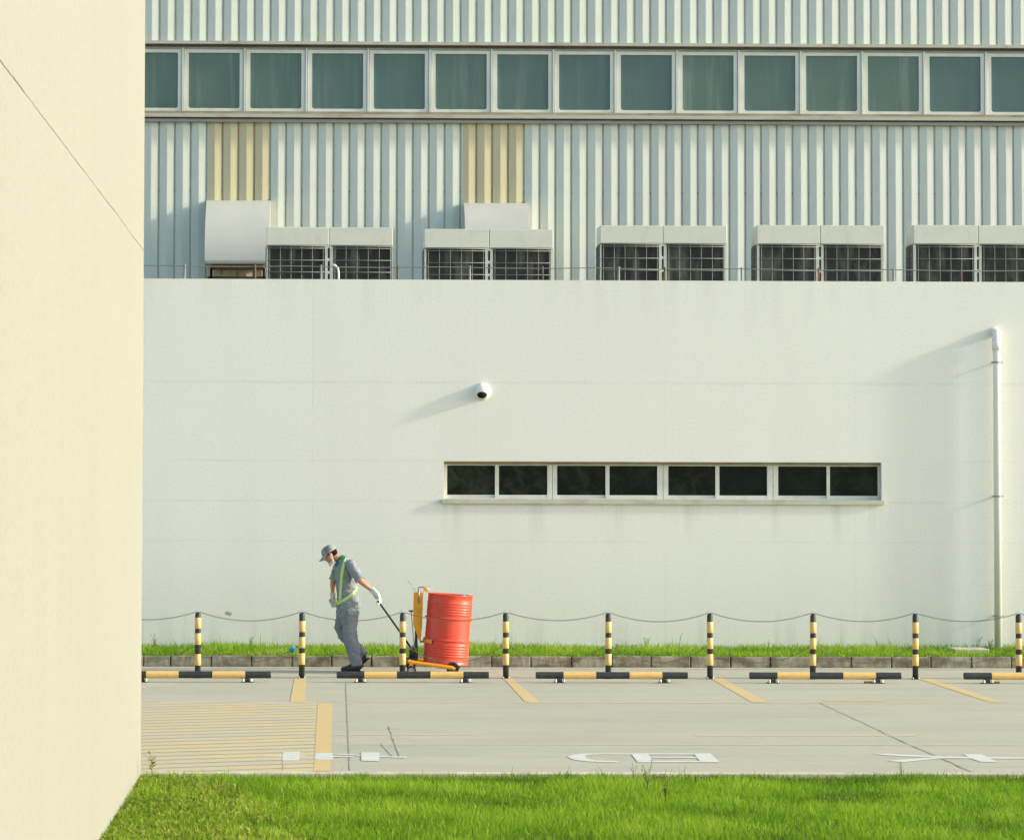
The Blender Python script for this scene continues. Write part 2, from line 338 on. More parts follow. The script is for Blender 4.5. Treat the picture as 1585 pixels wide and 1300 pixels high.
def copy_tree(o, parent=None):
    c = o.copy(); C.objects.link(c)
    if parent is not None: c.parent = parent
    for ch in [x for x in o.children]: copy_tree(ch, c)
    return c
def remesh(o, vox, smooth=4, wrinkle=0.0, wscale=(14, 14, 5), seed=0):
    md = o.modifiers.new('r', 'REMESH'); md.mode = 'VOXEL'; md.voxel_size = vox
    dg = bpy.context.evaluated_depsgraph_get(); ev = o.evaluated_get(dg)
    me = bpy.data.meshes.new_from_object(ev); o.modifiers.clear()
    mt = o.data.materials[0]; o.data = me
    if not len(me.materials): me.materials.append(mt)
    bm = bmesh.new(); bm.from_mesh(me)
    for _ in range(smooth): bmesh.ops.smooth_vert(bm, verts=bm.verts, factor=0.5, use_axis_x=True, use_axis_y=True, use_axis_z=True)
    if wrinkle:
        bm.normal_update()
        for v in bm.verts:
            p = Vector((v.co.x * wscale[0] + seed, v.co.y * wscale[1], v.co.z * wscale[2]))
            n1 = noise.noise(p + Vector((noise.noise(p * 0.7) * 1.5, 0, 0))); n2 = 1 - abs(noise.noise(p * 1.9 + Vector((5, 3, 1)))) * 2
            v.co += v.normal * (wrinkle * (n1 * 0.8 + n2 * 0.5))
    bm.to_mesh(me); bm.free()
    me.polygons.foreach_set('use_smooth', [True] * len(me.polygons))
    return o
def sheet(name, pts, z, mat, parent=None, sub=None):
    m = MB(); m.add([(p[0], p[1], z) for p in pts], [tuple(range(len(pts)))])
    return m.build(name, mat, parent)

# ---------------------------------------------------------------- setting
YW, YH = 42.2, 50.0        # planes of the white wall and of the hall
g = sheet('ground', [(-400, -400), (400, -400), (400, 600), (-400, 600)], -0.03, M['earth']); tag(g, kind='structure')
YK = gnd(900, 1032.6).y    # foot of the far kerb
YN = gnd(500, 1196, 0.12).y
road = MB().box(-14, 40, YN - 0.4, YK + 0.3, -0.2, 0.0).build('road', M['concrete']); tag(road, kind='structure')
road['_w'] = [0, 0, 0]
def slab_poly(name, pix, mat, z=0.002):
    m = MB(); P = [gnd(*p, z) for p in pix]; m.add(P, [tuple(range(len(P)))]); return m.build(name, mat, road)
def road_strip(name, a, b, wd, mat, z=0.002, jag=0.0, segs=1):
    a = Vector((a[0], a[1], 0)); b = Vector((b[0], b[1], 0)); d = (b - a).normalized(); nrm = Vector((-d.y, d.x, 0))
    m = MB(); vs_ = []
    for i in range(segs + 1):
        p = a.lerp(b, i / segs); o = noise.noise(Vector((i * 0.35, a.x, 3))) * jag; q = wd * (1 + (noise.noise(Vector((i * 0.8, a.y, 9))) * 0.6 if jag else 0))
        vs_ += [tuple(p + nrm * (o - q / 2) + Vector((0, 0, z))), tuple(p + nrm * (o + q / 2) + Vector((0, 0, z)))]
    m.add(vs_, [(2 * i, 2 * i + 1, 2 * i + 3, 2 * i + 2) for i in range(segs)])
    return m.build(name, mat, road)
Yb = gnd(900, 1087).y; Yp = 37.95
# long lines of the bays
road_strip('painted_line', (-5, Yb), (15, Yb), 0.13, M['yfaded'])
yl = gnd(900, 1152).y; road_strip('painted_line', (0.2, yl), (15, yl), 0.10, M['yfaded'])
yl = gnd(630, 1137).y
road_strip('painted_line', (gnd(517, 1137).x, yl), (gnd(742, 1137).x, yl), 0.13, M['yfaded'])
road_strip('painted_line', (gnd(1078, 1138).x, yl), (gnd(1416, 1138).x, yl), 0.16, M['yfaded'])
yl = gnd(1320, 1085).y; road_strip('painted_line', (gnd(1275, 1085).x, yl + 0.02), (gnd(1370, 1085).x, yl + 0.02), 0.14, M['ymark'], 0.003)
# bay dividers
for (xt0, xt1, xb0, xb1) in ((456, 475, 449, 472), (779, 793, 813, 836), (1099, 1117, 1163, 1189), (1418, 1437, 1531, 1553), (1737, 1757, 1898, 1920)):
    slab_poly('bay_divider', [(xt0, 1049), (xt1, 1049), (xb1, 1086), (xb0, 1086)], M['ymark'], 0.003)
# hatched area
hx = gnd(492, 1140).x
m = MB(); kd = 0.35; stp = 0.385; X0 = -6.5
Y = YN + 0.2 - 3
while Y < Yb + 4:
    # line Y = c + kd * (X - X0), clip to [YN+.15, Yb-.07]
    pts = []
    lo, hi = YN + 0.16, Yb - 0.07
    wv = 0.29
    xa, xb = X0, hx - 0.002
    def cl(c, x): return c + kd * (x - X0)
    # clip polygon against the two horizontals
    poly = [(xa, cl(Y, xa)), (xb, cl(Y, xb)), (xb, cl(Y, xb) + wv), (xa, cl(Y, xa) + wv)]
    for (sgn, lim) in ((1, lo), (-1, hi)):
        outp = []
        for i in range(len(poly)):
            a, b = poly[i], poly[(i + 1) % len(poly)]
            ia, ib = sgn * (a[1] - lim) >= 0, sgn * (b[1] - lim) >= 0
            if ia: outp.append(a)
            if ia != ib:
                q = (lim - a[1]) / (b[1] - a[1]); outp.append((a[0] + q * (b[0] - a[0]), lim))
        poly = outp
        if not poly: break
    if len(poly) >= 3: m.add([(p[0], p[1], 0.002) for p in poly], [tuple(range(len(poly)))])
    Y += stp
m.build('hatching', M['ymark_worn'], road)
slab_poly('painted_line', [(492, 1087.5), (515.5, 1087.5), (511.5, 1193), (485.5, 1193)], M['ymark'], 0.003)
# characters painted on the carriageway
def zp(o, s, L): return [(o[0] + x / s, o[1] + y / s) for x, y in L]
def glyph(polys, o, s):
    m = MB()
    for k, L in enumerate(polys):
        P = [gnd(*p, 0.0034 + 0.0002 * k) for p in zp(o, s, L)]; m.add(P, [tuple(range(len(P)))])
    return m.build('painted_character', M['wmark'], road)
glyph([[(75, 88), (268, 86), (268, 98), (75, 96)], [(272, 55), (440, 50), (435, 135), (265, 138)], [(440, 87), (590, 90), (590, 98), (438, 96)],
       [(590, 65), (760, 62), (765, 128), (590, 125)], [(762, 66), (1040, 82), (1040, 90), (762, 76)], [(763, 90), (960, 93), (960, 103), (764, 102)],
       [(1042, 55), (1220, 58), (1218, 142), (1042, 138)], [(1220, 88), (1490, 98), (1480, 110), (1219, 102)]], (395, 1155), 6.34)
glyph([[(680, 63), (300, 62), (190, 68), (190, 84), (290, 77), (420, 73), (690, 74)], [(190, 68), (110, 82), (78, 95), (130, 120), (190, 130), (262, 110), (245, 92), (270, 80), (190, 84)],
       [(190, 130), (300, 142), (575, 150), (550, 136), (350, 130), (262, 110)],
       [(680, 63), (840, 62), (895, 148), (745, 148)], [(842, 63), (1275, 63), (1282, 74), (848, 74)], [(870, 96), (1300, 96), (1306, 107), (874, 107)],
       [(888, 134), (1335, 134), (1345, 148), (893, 148)], [(1272, 63), (1430, 63), (1520, 148), (1342, 148)]], (865, 1155), 6.096)
glyph([[(95, 70), (240, 68), (780, 94), (780, 108), (400, 95), (180, 80)], [(240, 140), (340, 130), (480, 118), (780, 101), (780, 113), (400, 152)],
       [(780, 96), (1640, 104), (1640, 120), (780, 113)], [(985, 75), (1165, 73), (1230, 102), (1320, 150), (1160, 150), (1060, 110)]], (1335, 1155), 6.34)
# cracks and joints
def crack(p, q, wd=0.035, jag=0.008):
    a, b = gnd(*p), gnd(*q); return road_strip('crack', a, b, wd, M['crack'], 0.0025, jag, 24)
crack((535, 1057), (541, 1192), 0.009); crack((1268, 1087), (1392, 1145), 0.011, 0.02); crack((1392, 1145), (1504, 1194), 0.020, 0.02)
crack((601, 1124), (618, 1172), 0.012, 0.01); crack((588, 1150), (608, 1172), 0.008, 0.01); crack((437, 1170), (437, 1193), 0.006)
yj = gnd(900, 1048.5).y; road_strip('crack', (-4, yj), (14, yj), 0.02, M['crack'], 0.003)
yj = gnd(900, 1034.5).y; road_strip('gutter_edge', (-6, yj), (16, yj), 0.16, M['pale'], 0.004)
# far kerb, stone by stone in one structure, and its verge
kj = [222 - 62, 222, 264, 327, 389, 452, 513, 575, 637, 699, 761, 822, 885, 947, 1008, 1069, 1131, 1192.5, 1256, 1318, 1380, 1441, 1504, 1565.5, 1628, 1690, 1752, 1814]
m = MB(); zk = 0.15
for a, b in zip(kj[:-1], kj[1:]):
    x0, x1 = at(a, 1020, YK).x, at(b, 1020, YK).x; d = rnd.uniform(-0.006, 0.006)
    m.bbox(x0 + 0.006, x1 - 0.006, YK + d, YK + 0.13, -0.1, zk + rnd.uniform(-0.006, 0.006), 0.014)
k = m.build('kerb', M['kerb']); tag(k, kind='structure')
v = MB().box(-14, 40, YK + 0.131, YW + 0.05, -0.1, zk - 0.02).build('verge', M['earth']); tag(v, kind='structure')
v = MB().box(-14, 40, -30, YN, -0.1, 0.075).build('lawn_soil', M['earth']); tag(v, kind='structure')
k = MB().bbox(-1.6, 40, YN, YN + 0.13, -0.1, 0.12, 0.01).build('near_kerb', M['pale']); tag(k, kind='structure')

# ---------------------------------------------------------------- grass
def blades(name, n, xr, yr, z, hmin, hmax, wd, mat, seed, mask=None, tall=0.02, tint0=0.0, leaf=False, edge=None, tfn=None):
    rg = np.random.default_rng(seed)
    x = rg.uniform(*xr, n); y = rg.uniform(*yr, n)
    if mask is not None:
        k = mask(x, y, rg); x, y = x[k], y[k]
    n = len(x)
    cl = np.array([noise.noise(Vector((a * 1.1, b * 1.1, seed))) for a, b in zip(x, y)])
    cl2 = np.array([noise.noise(Vector((a * 5, b * 5, seed + 4))) for a, b in zip(x, y)])
    h = (hmin + (hmax - hmin) * rg.random(n) ** 1.4) * (1 + 0.5 * cl + 0.25 * cl2)
    tl = rg.random(n) < tall; h[tl] *= rg.uniform(1.4, 2.3, tl.sum())
    if edge is not None: h *= edge(x, y)
    h = np.clip(h, 0.012, 1)
    az = rg.uniform(0, 2 * np.pi, n); lean = rg.uniform(0.1, 0.75, n) * h; la = rg.uniform(0, 2 * np.pi, n)
    wv = wd * rg.uniform(0.6, 1.4, n)
    dx, dy = np.cos(az) * wv / 2, np.sin(az) * wv / 2; lx, ly = np.cos(la) * lean, np.sin(la) * lean
    V = np.empty((n, 5, 3))
    V[:, 0] = np.c_[x - dx, y - dy, np.full(n, z)]; V[:, 1] = np.c_[x + dx, y + dy, np.full(n, z)]
    k = 0.55 if not leaf else 0.6; ws = 0.8 if not leaf else 1.9
    V[:, 2] = np.c_[x - dx * ws + lx * .35, y - dy * ws + ly * .35, z + h * k]; V[:, 3] = np.c_[x + dx * ws + lx * .35, y + dy * ws + ly * .35, z + h * k]
    V[:, 4] = np.c_[x + lx, y + ly, z + h * (0.97 if not leaf else 0.8)]
    me = bpy.data.meshes.new(name); me.vertices.add(n * 5); me.vertices.foreach_set('co', V.reshape(-1))
    b = np.arange(n)[:, None] * 5
    loops = np.concatenate([b + 0, b + 1, b + 3, b + 2, b + 2, b + 3, b + 4], axis=1).reshape(-1)
    me.loops.add(n * 7); me.loops.foreach_set('vertex_index', loops.astype(np.int32))
    me.polygons.add(n * 2); st = (np.arange(n)[:, None] * 7 + np.array([0, 4])).reshape(-1); me.polygons.foreach_set('loop_start', st.astype(np.int32))
    me.polygons.foreach_set('loop_total', np.tile(np.array([4, 3], np.int32), n))
    tint = np.clip(0.40 + tint0 + 0.55 * cl + 0.25 * cl2 + rg.normal(0, 0.16, n), 0, 0.93)
    if tfn is not None: tint = np.clip(tint + tfn(x, y), 0, 0.93)
    tint[rg.random(n) < 0.025] = 1.0
    a = me.attributes.new('tint', 'FLOAT', 'POINT'); a.data.foreach_set('value', np.repeat(tint, 5).astype(np.float32))
    me.update(calc_edges=True); me.validate()
    me.materials.append(mat)
    o = bpy.data.objects.new(name, me); C.objects.link(o)
    return tag(o, None, None, None, 'stuff')
def far_edge(x, y):
    e = np.ones_like(x); e[y > YN - 0.25] = 0.95; return e
o = blades('lawn_grass', 190000, (-1.48, 7.6), (18.0, YN - 0.01), 0.07, 0.03, 0.088, 0.0062, M['grass'], 3, tall=0.006, edge=far_edge, tfn=lambda x, y: -0.42 * np.clip((y - (YN - 0.6 - 0.25 * np.sin(x * 1.7))) / 0.3, 0, 1) * np.clip((x + 0.3) / 0.6, 0, 1),
           mask=lambda x, y, r: (x < 0.36 * y - 0.2) & ~((x < -0.85 + 0.16 * (YN - y)) & (r.random(len(x)) < 0.6)))
tag(o, 'bright green unmown lawn along the near edge of the concrete road', 'grass')
o = blades('creeping_weeds', 38000, (-1.48, 0.9), (18.0, YN - 0.03), 0.07, 0.025, 0.075, 0.011, M['grass2'], 5, tall=0.0, leaf=True, tint0=0.1,
           mask=lambda x, y, r: r.random(len(x)) < np.clip(1.25 - (x + 1.49) / (0.55 + 0.20 * (YN - y)), 0, 1))
tag(o, 'yellowish leafy ground cover at the foot of the cream building', 'weeds')
o = blades('verge_grass', 52000, (-4.2, 14.5), (YK + 0.075, YW - 0.01), zk - 0.02, 0.04, 0.115, 0.011, M['grass'], 9, tall=0.012, tint0=0.14,
           edge=lambda x, y: 0.75 + 0.5 * np.clip((y - YK) / 1.8, 0, 1))
tag(o, 'narrow strip of bright grass between the far kerb and the white wall', 'grass')

def weed(px, py, Y, z, h, n, label, group, seed, leafw=0.018, dryness=0.3):
    rr = random.Random(seed); base = at(px, py, Y); base.z = z
    m = MB(); tv = []
    for i in range(n):
        a = rr.uniform(0, 6.28); L = h * rr.uniform(0.55, 1.0); sp = L * rr.uniform(0.08, 0.32)
        pts = [base + Vector((math.cos(a) * sp * t * t, math.sin(a) * sp * t * t, L * t)) for t in (0, 0.35, 0.7, 1)]
        m.tube(pts, 0.003, 4, r2=0.0012)
        for j in range(int(5 + L * 14)):
            t = rr.uniform(0.2, 1); p = pts[0].lerp(pts[3], t); p = base + Vector((math.cos(a) * sp * t * t, math.sin(a) * sp * t * t, L * t))
            b = rr.uniform(0, 6.28); ll = leafw * rr.uniform(1, 2.4); d = Vector((math.cos(b), math.sin(b), rr.uniform(-0.1, 0.8))).normalized()
            s_ = d.cross(Vector((0, 0, 1))).normalized() * leafw * 0.4
            m.add([p, p + d * ll * 0.5 + s_, p + d * ll, p + d * ll * 0.5 - s_], [(0, 1, 2, 3)])
    o = m.build('weed', M['weed']); return tag(o, label, 'weed', group)
M['weed'] = pm('weed_leaf', (0.14, 0.22, 0.035), 0.8, [(9, U, (0.28, 0.26, 0.09), 0.8, 0.4, 0.6)])
gw = 'tall weeds along the white wall'
for i, (px, y, h, n, lab) in enumerate([
    (240, YW - 0.2, 0.26, 9, 'feathery weeds at the wall foot beside the cream building'),
    (272, YW - 0.1, 0.16, 4, 'short dry weed left of the first striped post'),
    (388, YW - 0.3, 0.22, 12, 'bushy clump of pale weeds halfway between the two leftmost posts'),
    (497, YW - 0.2, 0.12, 6, 'low dark weed just left of the walking man'),
    (955, YW - 0.2, 0.15, 4, 'small weed right behind the fifth striped post'),
    (1000, YW - 0.3, 0.22, 6, 'weed with pale seed heads between the fifth and sixth posts'),
    (1051, YW - 0.1, 0.36, 3, 'tall thin single weed left of the sixth striped post'),
    (1190, YW - 0.2, 0.18, 4, 'weed left of the seventh striped post'),
    (1358, YW - 0.2, 0.28, 3, 'thin tall weed right of the seventh post, below the window end'),
    (1377, YW - 0.2, 0.20, 4, 'second thin weed left of the eighth post'),
    (1465, YW - 0.2, 0.13, 8, 'low leafy weed right of the eighth post'),
    (1514, YW - 0.25, 0.27, 4, 'thin weed left of the drain pipe'),
    (1533, YW - 0.3, 0.20, 12, 'dense leafy weed at the foot of the drain pipe')]):
    weed(px, 1000, y, zk - 0.02, h, n, lab, gw, 40 + i)
gw = 'tall weeds on the near lawn'
for i, (px, y, h, n, lab, lw) in enumerate([
    (236, YN - 0.35, 0.21, 5, 'leafy weed poking over the lawn edge beside the cream wall', 0.028),
    (1003, YN - 1.35, 0.27, 7, 'branching grey green weed in the middle of the lawn under the looped character', 0.018),
    (982, YN - 0.7, 0.17, 3, 'small weed just left of the branching weed in the lawn', 0.012),
    (1396, YN - 0.5, 0.16, 7, 'thin grass stalks at the lawn edge below the crossed character', 0.006),
    (1030, YN - 2.0, 0.25, 8, 'lower dark weed right of the branching weed in the lawn', 0.016)]):
    weed(px, 1200, y, 0.11, h, n, lab, gw, 80 + i, lw)
# pale flat cover in the verge
p = at(1498, 1003, 41.2)
o = MB().bbox(p.x - 0.22, p.x + 0.26, 41.0, 41.5, zk - 0.03, zk + 0.075, 0.01).build('manhole_cover', M['pale']); tag(o, 'pale flat concrete cover half hidden in the verge grass left of the drain pipe', 'cover')
# blue litter
p = at(453, 1005, 40.6)
m = MB(); bm = bmesh.new(); bmesh.ops.create_icosphere(bm, subdivisions=2, radius=0.045)
for vv in bm.verts:
    vv.co *= 1 + 0.5 * noise.noise(vv.co * 40); vv.co.y *= 0.6
bm.verts.index_update(); m.add([vv.co + Vector((p.x, 40.6, p.z)) for vv in bm.verts], [[q.index for q in f.verts] for f in bm.faces]); bm.free()
o = m.build('litter', M['blue']); tag(o, 'crumpled scrap of bright blue plastic in the verge grass', 'litter')

# ---------------------------------------------------------------- cream building on the left
root = thing('cream_building', (-1.49, YN, 0.11), 'plain cream rendered building filling the left edge', 'building')
xc = -1.49
m = MB().box(-13, xc, -12, YN + 0.02, 0.0, 12); m.build('wall', M['cream'], root)
m = MB().box(-13.2, xc + 0.25, -12.2, YN + 0.2, 12.001, 12.3); m.build('roof', M['roof'], root)
# thin joint running level along the render
zj = CAM_Z + (755 - 388) / F * YN
m = MB(); n = 60; P = []
for i in range(n + 1):
    y = YN + 0.015 - (YN - 6) * i / n; d = 0.012 * noise.noise(Vector((y * 0.5, 1, 4))) + 0.006 * noise.noise(Vector((y * 3, 1, 4)))
    wd = 0.0036 + 0.003 * noise.noise(Vector((y * 1.1, 7, 7))) + (0.005 if y < 14.2 else 0)
    P.append((y, zj + d, max(0.0015, wd / 2)))
vs_ = []
for (y, z, q) in P: vs_ += [(xc + 0.003, y, z - q), (xc + 0.003, y, z + q)]
m.add(vs_, [(2 * i, 2 * i + 1, 2 * i + 3, 2 * i + 2) for i in range(n)]); m.build('wall_joint', M['joint'], root)

# ---------------------------------------------------------------- low white building
def X(px, Y=YW, py=750): return at(px, py, Y).x
ztop = at(900, 434, YW).z
wx0, wx1 = X(687), X(1364.5); wz1, wz0 = at(1025, 715, YW).z, at(1025, 777, YW).z
root = thing('white_building', (0, YW, 0.1), 'low white rendered building with a long strip window', 'building')
BX0, BX1 = -14, 26; rec = 0.16
m = MB()
m.box(BX0, wx0, YW, YW + 0.3, 0, ztop); m.box(wx1, BX1, YW, YW + 0.3, 0, ztop)
m.v = []; m.f = []; m.sm = []
# front wall as one skin with the opening, reveals behind
def quad(a, b, c, d): m.add([a, b, c, d], [(0, 1, 2, 3)])
ys = YW
for (x0, x1, z0, z1) in ((BX0, wx0, 0, ztop), (wx1, BX1, 0, ztop), (wx0, wx1, 0, wz0), (wx0, wx1, wz1, ztop)):
    quad((x0, ys, z0), (x1, ys, z0), (x1, ys, z1), (x0, ys, z1))
quad((wx0, ys, wz0), (wx0, ys + rec + .1, wz0), (wx0, ys + rec + .1, wz1), (wx0, ys, wz1))
quad((wx1, ys, wz0), (wx1, ys, wz1), (wx1, ys + rec + .1, wz1), (wx1, ys + rec + .1, wz0))
quad((wx0, ys, wz1), (wx0, ys + rec + .1, wz1), (wx1, ys + rec + .1, wz1), (wx1, ys, wz1))
quad((wx0, ys, wz0), (wx1, ys, wz0), (wx1, ys + rec + .1, wz0), (wx0, ys + rec + .1, wz0))
quad((BX0, ys, ztop), (BX1, ys, ztop), (BX1, ys + 0.25, ztop), (BX0, ys + 0.25, ztop))
quad((BX0, ys + .25, ztop), (BX1, ys + .25, ztop), (BX1, ys + 0.25, ztop - 0.9), (BX0, ys + 0.25, ztop - 0.9))
for xx in (BX0, BX1): quad((xx, ys, 0), (xx, ys + 0.25, 0), (xx, ys + 0.25, ztop), (xx, ys, ztop))
m.build('wall', M['stucco'], root)
zr = ztop - 0.8
MB().box(BX0, BX1, YW + 0.26, YH + 0.3, zr - 0.2, zr).build('roof', M['roof'], root)
MB().box(wx0 - 0.03, wx1 + 0.03, YW - 0.045, YW + rec + 0.02, wz0 - 0.03, wz0 + 0.035).build('sill', M['sill'], root)
MB().box(wx0 + 0.002, wx1 - 0.002, YW + rec - 0.06, YW + rec + 0.03, wz1 - 0.04, wz1 - 0.002).build('lintel', M['brown'], root)
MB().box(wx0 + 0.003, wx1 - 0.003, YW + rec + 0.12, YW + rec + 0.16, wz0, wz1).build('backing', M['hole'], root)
pz1, pz0 = at(1025, 720, YW + rec).z, at(1025, 766.5, YW + rec).z
zb, zt = wz0 + 0.036, wz1 - 0.041
pairs = [((692, 766), (772, 847)), ((862, 937), (943, 1017)), ((1034, 1107), (1113, 1187)), ((1204, 1279), (1284, 1358))]
bnd = [690, 855, 1026, 1196, 1362.5]
for i, (a, b) in enumerate(pairs):
    y0 = YW + rec
    x0 = X(bnd[i], y0) + (0.003 if i else 0); x1 = X(bnd[i + 1], y0) - 0.003
    if i == 0: x0 = wx0 + 0.003
    if i == 3: x1 = wx1 - 0.003
    a0, a1, b0, b1 = X(a[0], y0), X(a[1], y0), X(b[0], y0), X(b[1], y0)
    f = MB()
    f.box(x0, a0, y0 - 0.035, y0 + 0.03, zb, zt); f.box(b1, x1, y0 - 0.035, y0 + 0.03, zb, zt)
    f.box(a0, a1, y0 - 0.012, y0 + 0.03, zb, pz0 - 0.0); f.box(b0, b1, y0 - 0.03, y0 + 0.03, zb, pz0)
    f.box(a0, b1, y0 - 0.032, y0 + 0.03, zt - 0.015, zt); f.box(a1, b0, y0 - 0.034, y0 + 0.03, zb, zt - 0.015)
    f.box(x0 - 0.0, x1 + 0.0, y0 - 0.055, y0 - 0.036, zb - 0.0, zb + 0.018)
    fo = f.build('window', M['frame2'], root)
    MB().box(a0, a1, y0 + 0.008, y0 + 0.016, pz0, zt - 0.015).build('pane', M['dglass'], fo)
    MB().box(b0, b1, y0 - 0.004, y0 + 0.004, pz0, zt - 0.015).build('pane', M['dglass'], fo)
# small brown patch on the wall
p = at(355, 949, YW); m = MB(); m.ball((p.x, YW + 0.001, p.z), (0.055, 0.005, 0.035), 14, 8); m.v = [(a + 0.02 * noise.noise(Vector((a * 30, c * 30, 0))), b, c + 0.02 * noise.noise(Vector((a * 30, c * 30, 5)))) for a, b, c in m.v]
m.build('wall_patch', M['stain'], root)

# security camera
p = at(746.5, 606, YW)
root = thing('security_camera', (p.x, YW, p.z), 'white dome security camera with a dark lens on the white wall', 'camera')
rx = Matrix.Rotation(R(90), 3, 'X')
MB().lathe([(0, 0.03), (0.10, 0.028), (0.125, 0.012), (0.13, 0.0)], (p.x, YW, p.z), 28, rx).build('mounting_plate', M['pvc'], root)
MB().ball((p.x, YW - 0.03, p.z + 0.004), (0.112, 0.085, 0.112), 28, 16).build('housing', M['pvc'], root)
MB().ball((p.x - 0.006, YW - 0.068, p.z - 0.045), (0.074, 0.062, 0.056), 24, 12).build('lens', M['hole'], root)

# drain pipe
x = X(1543.5, YW - 0.12, 700); zt_ = at(1543, 515, YW - 0.12).z; yp = YW - 0.12
root = thing('drain_pipe', (x, yp, 0.1), 'white plastic drain pipe running down the right end of the white wall', 'pipe')
pts = [Vector((x, YW, zt_ + 0.02)), Vector((x, YW - 0.03, zt_ + 0.02))] + [Vector((x, yp + 0.07 - 0.07 * math.sin(R(q)), zt_ - 0.05 + 0.07 * math.cos(R(q)))) for q in (0, 30, 60, 90)] + [Vector((x, yp, zt_ - 0.35)), Vector((x, yp, 0.1))]
MB().tube(pts, 0.055, 20).build('pipe', M['pvc'], root)
MB().tube([Vector((x, yp, zt_ - 0.26)), Vector((x, yp, zt_ - 0.08))], 0.066, 20).tube([Vector((x, YW, zt_ + 0.02)), Vector((x, YW - 0.05, zt_ + 0.02))], 0.066, 20).build('elbow_collar', M['pvc'], root)
for q in (561, 768, 953):
    z = at(1543, q, yp).z
    m = MB(); m.lathe([(0.056, -0.012), (0.064, -0.012), (0.064, 0.012), (0.056, 0.012)], (x, yp, z), 20, smooth=False)
    m.box(x - 0.085, x + 0.085, yp - 0.004, yp + 0.004, z - 0.008, z + 0.008); m.box(x - 0.01, x + 0.01, yp + 0.06, YW, z - 0.008, z + 0.008)
    m.build('bracket', M['flash'], root)

# ---------------------------------------------------------------- factory hall behind
def XH(px, py=300): return at(px, py, YH).x
def ZH(py, px=900): return at(px, py, YH).z
root = thing('factory_hall', (0, YH, 0), 'tall factory hall clad in pale grey corrugated sheet with a ribbon of teal windows', 'building')
MB().box(-16, 30, YH + 0.2, YH + 20, 0, 13.4).build('core', M['roof'], root)
HX0, HX1 = -9.0, 20.0
period = (XH(1547, 60) - XH(260, 60)) / ((1547 - 260) / 24.45)
# period phase: the bright right-facing facets start at px 780/19.8+220 = 259.4
ph = XH(259.6, 65)
def cladding(name, mat, x0, x1, z0, z1, par=root, wob=True):
    # valley (narrow), left facet, ridge, right facet
    pr = [(-0.46, 0.0), (-0.44, -0.004), (-0.02, -0.023), (0.02, -0.023), (0.42, -0.003), (0.432, 0.032), (0.52, 0.032), (0.54, 0.0)]
    xs = []
    k0 = int((x0 - ph) / period) - 2; k1 = int((x1 - ph) / period) + 2
    for k in range(k0, k1):
        for (u, d) in pr: xs.append((ph + (k + u) * period, d))
    # clip
    L = [(x, d) for x, d in xs if x0 <= x <= x1]
    def itp(xq):
        for (a, da), (b, db) in zip(xs[:-1], xs[1:]):
            if a <= xq <= b and b > a: return da + (db - da) * (xq - a) / (b - a)
        return 0
    L = [(x0, itp(x0))] + L + [(x1, itp(x1))]
    m = MB(); nz = max(1, int((z1 - z0) / 0.35)); vs_ = []
    for (xx, d) in L:
        for j in range(nz + 1):
            z = z0 + (z1 - z0) * j / nz
            dd = 0.004 * noise.noise(Vector((xx * 0.5, z * 0.9, 2))) if wob else 0
            vs_.append((xx, YH + d + dd, z))
    fs = [(i * (nz + 1) + j, (i + 1) * (nz + 1) + j, (i + 1) * (nz + 1) + j + 1, i * (nz + 1) + j + 1) for i in range(len(L) - 1) for j in range(nz)]
    m.add(vs_, fs); return m.build(name, mat, par)
zL0, zL1, zU0, zU1 = zr - 0.3, ZH(189.5), ZH(69), 13.2
yx = [(XH(322), XH(417)), (XH(716), XH(809.5))]
yz = [ZH(311, 370), ZH(315, 765)]
segs = [(HX0, yx[0][0]), (yx[0][1], yx[1][0]), (yx[1][1], HX1)]
for a, b in segs: cladding('cladding', M['clad'], a, b, zL0, zL1)
for (a, b), z in zip(yx, yz):
    cladding('yellow_cladding', M['yclad'], a, b, z - 1.3, zL1)
    MB().box(b - 0.004, b + 0.012, YH - 0.05, YH + 0.02, z - 0.45, z + 0.02).build('edge_trim', M['rust'], root)
cladding('cladding', M['clad'], HX0, HX1, zU0, zU1)
# screws in the valleys
m = MB()
for k in range(-12, 50):
    xx = ph + (k + 0.48) * period
    if HX0 < xx < HX1:
        z = ZH(298); MB().ball((xx, YH + 0.008, z), (0.012, 0.01, 0.012), 6, 4).build('screw', M['flash'], root)
# ledges above and below the windows
def zrow(a): return ZH(a, 900)
def strip(name, mat, y_top, y_bot, d0, d1):   # y in photo px at x=900, protrusion d0 in front of YH
    z1, z0 = zrow(y_top), zrow(y_bot)
    return MB().box(HX0, HX1, YH - d0, YH + d1, z0, z1).build(name, mat, root)
dy = 3.4   # offset of px rows between x~225 and x=900
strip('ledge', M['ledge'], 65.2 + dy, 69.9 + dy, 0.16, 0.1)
strip('ledge', M['ledge_shade'], 70.0 + dy, 73.2 + dy, 0.07, 0.1)  # dark strip standing for the shade under the upper ledge
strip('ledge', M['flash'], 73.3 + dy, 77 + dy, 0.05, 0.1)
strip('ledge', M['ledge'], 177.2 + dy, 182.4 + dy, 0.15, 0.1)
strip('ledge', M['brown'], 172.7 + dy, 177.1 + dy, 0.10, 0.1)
strip('ledge', M['ledge_shade'], 182.5 + dy, 184.6 + dy, 0.07, 0.1)  # dark strip standing for the shade under the lower ledge
strip('ledge', M['flash'], 184.7 + dy, 189.2 + dy, 0.09, 0.1)
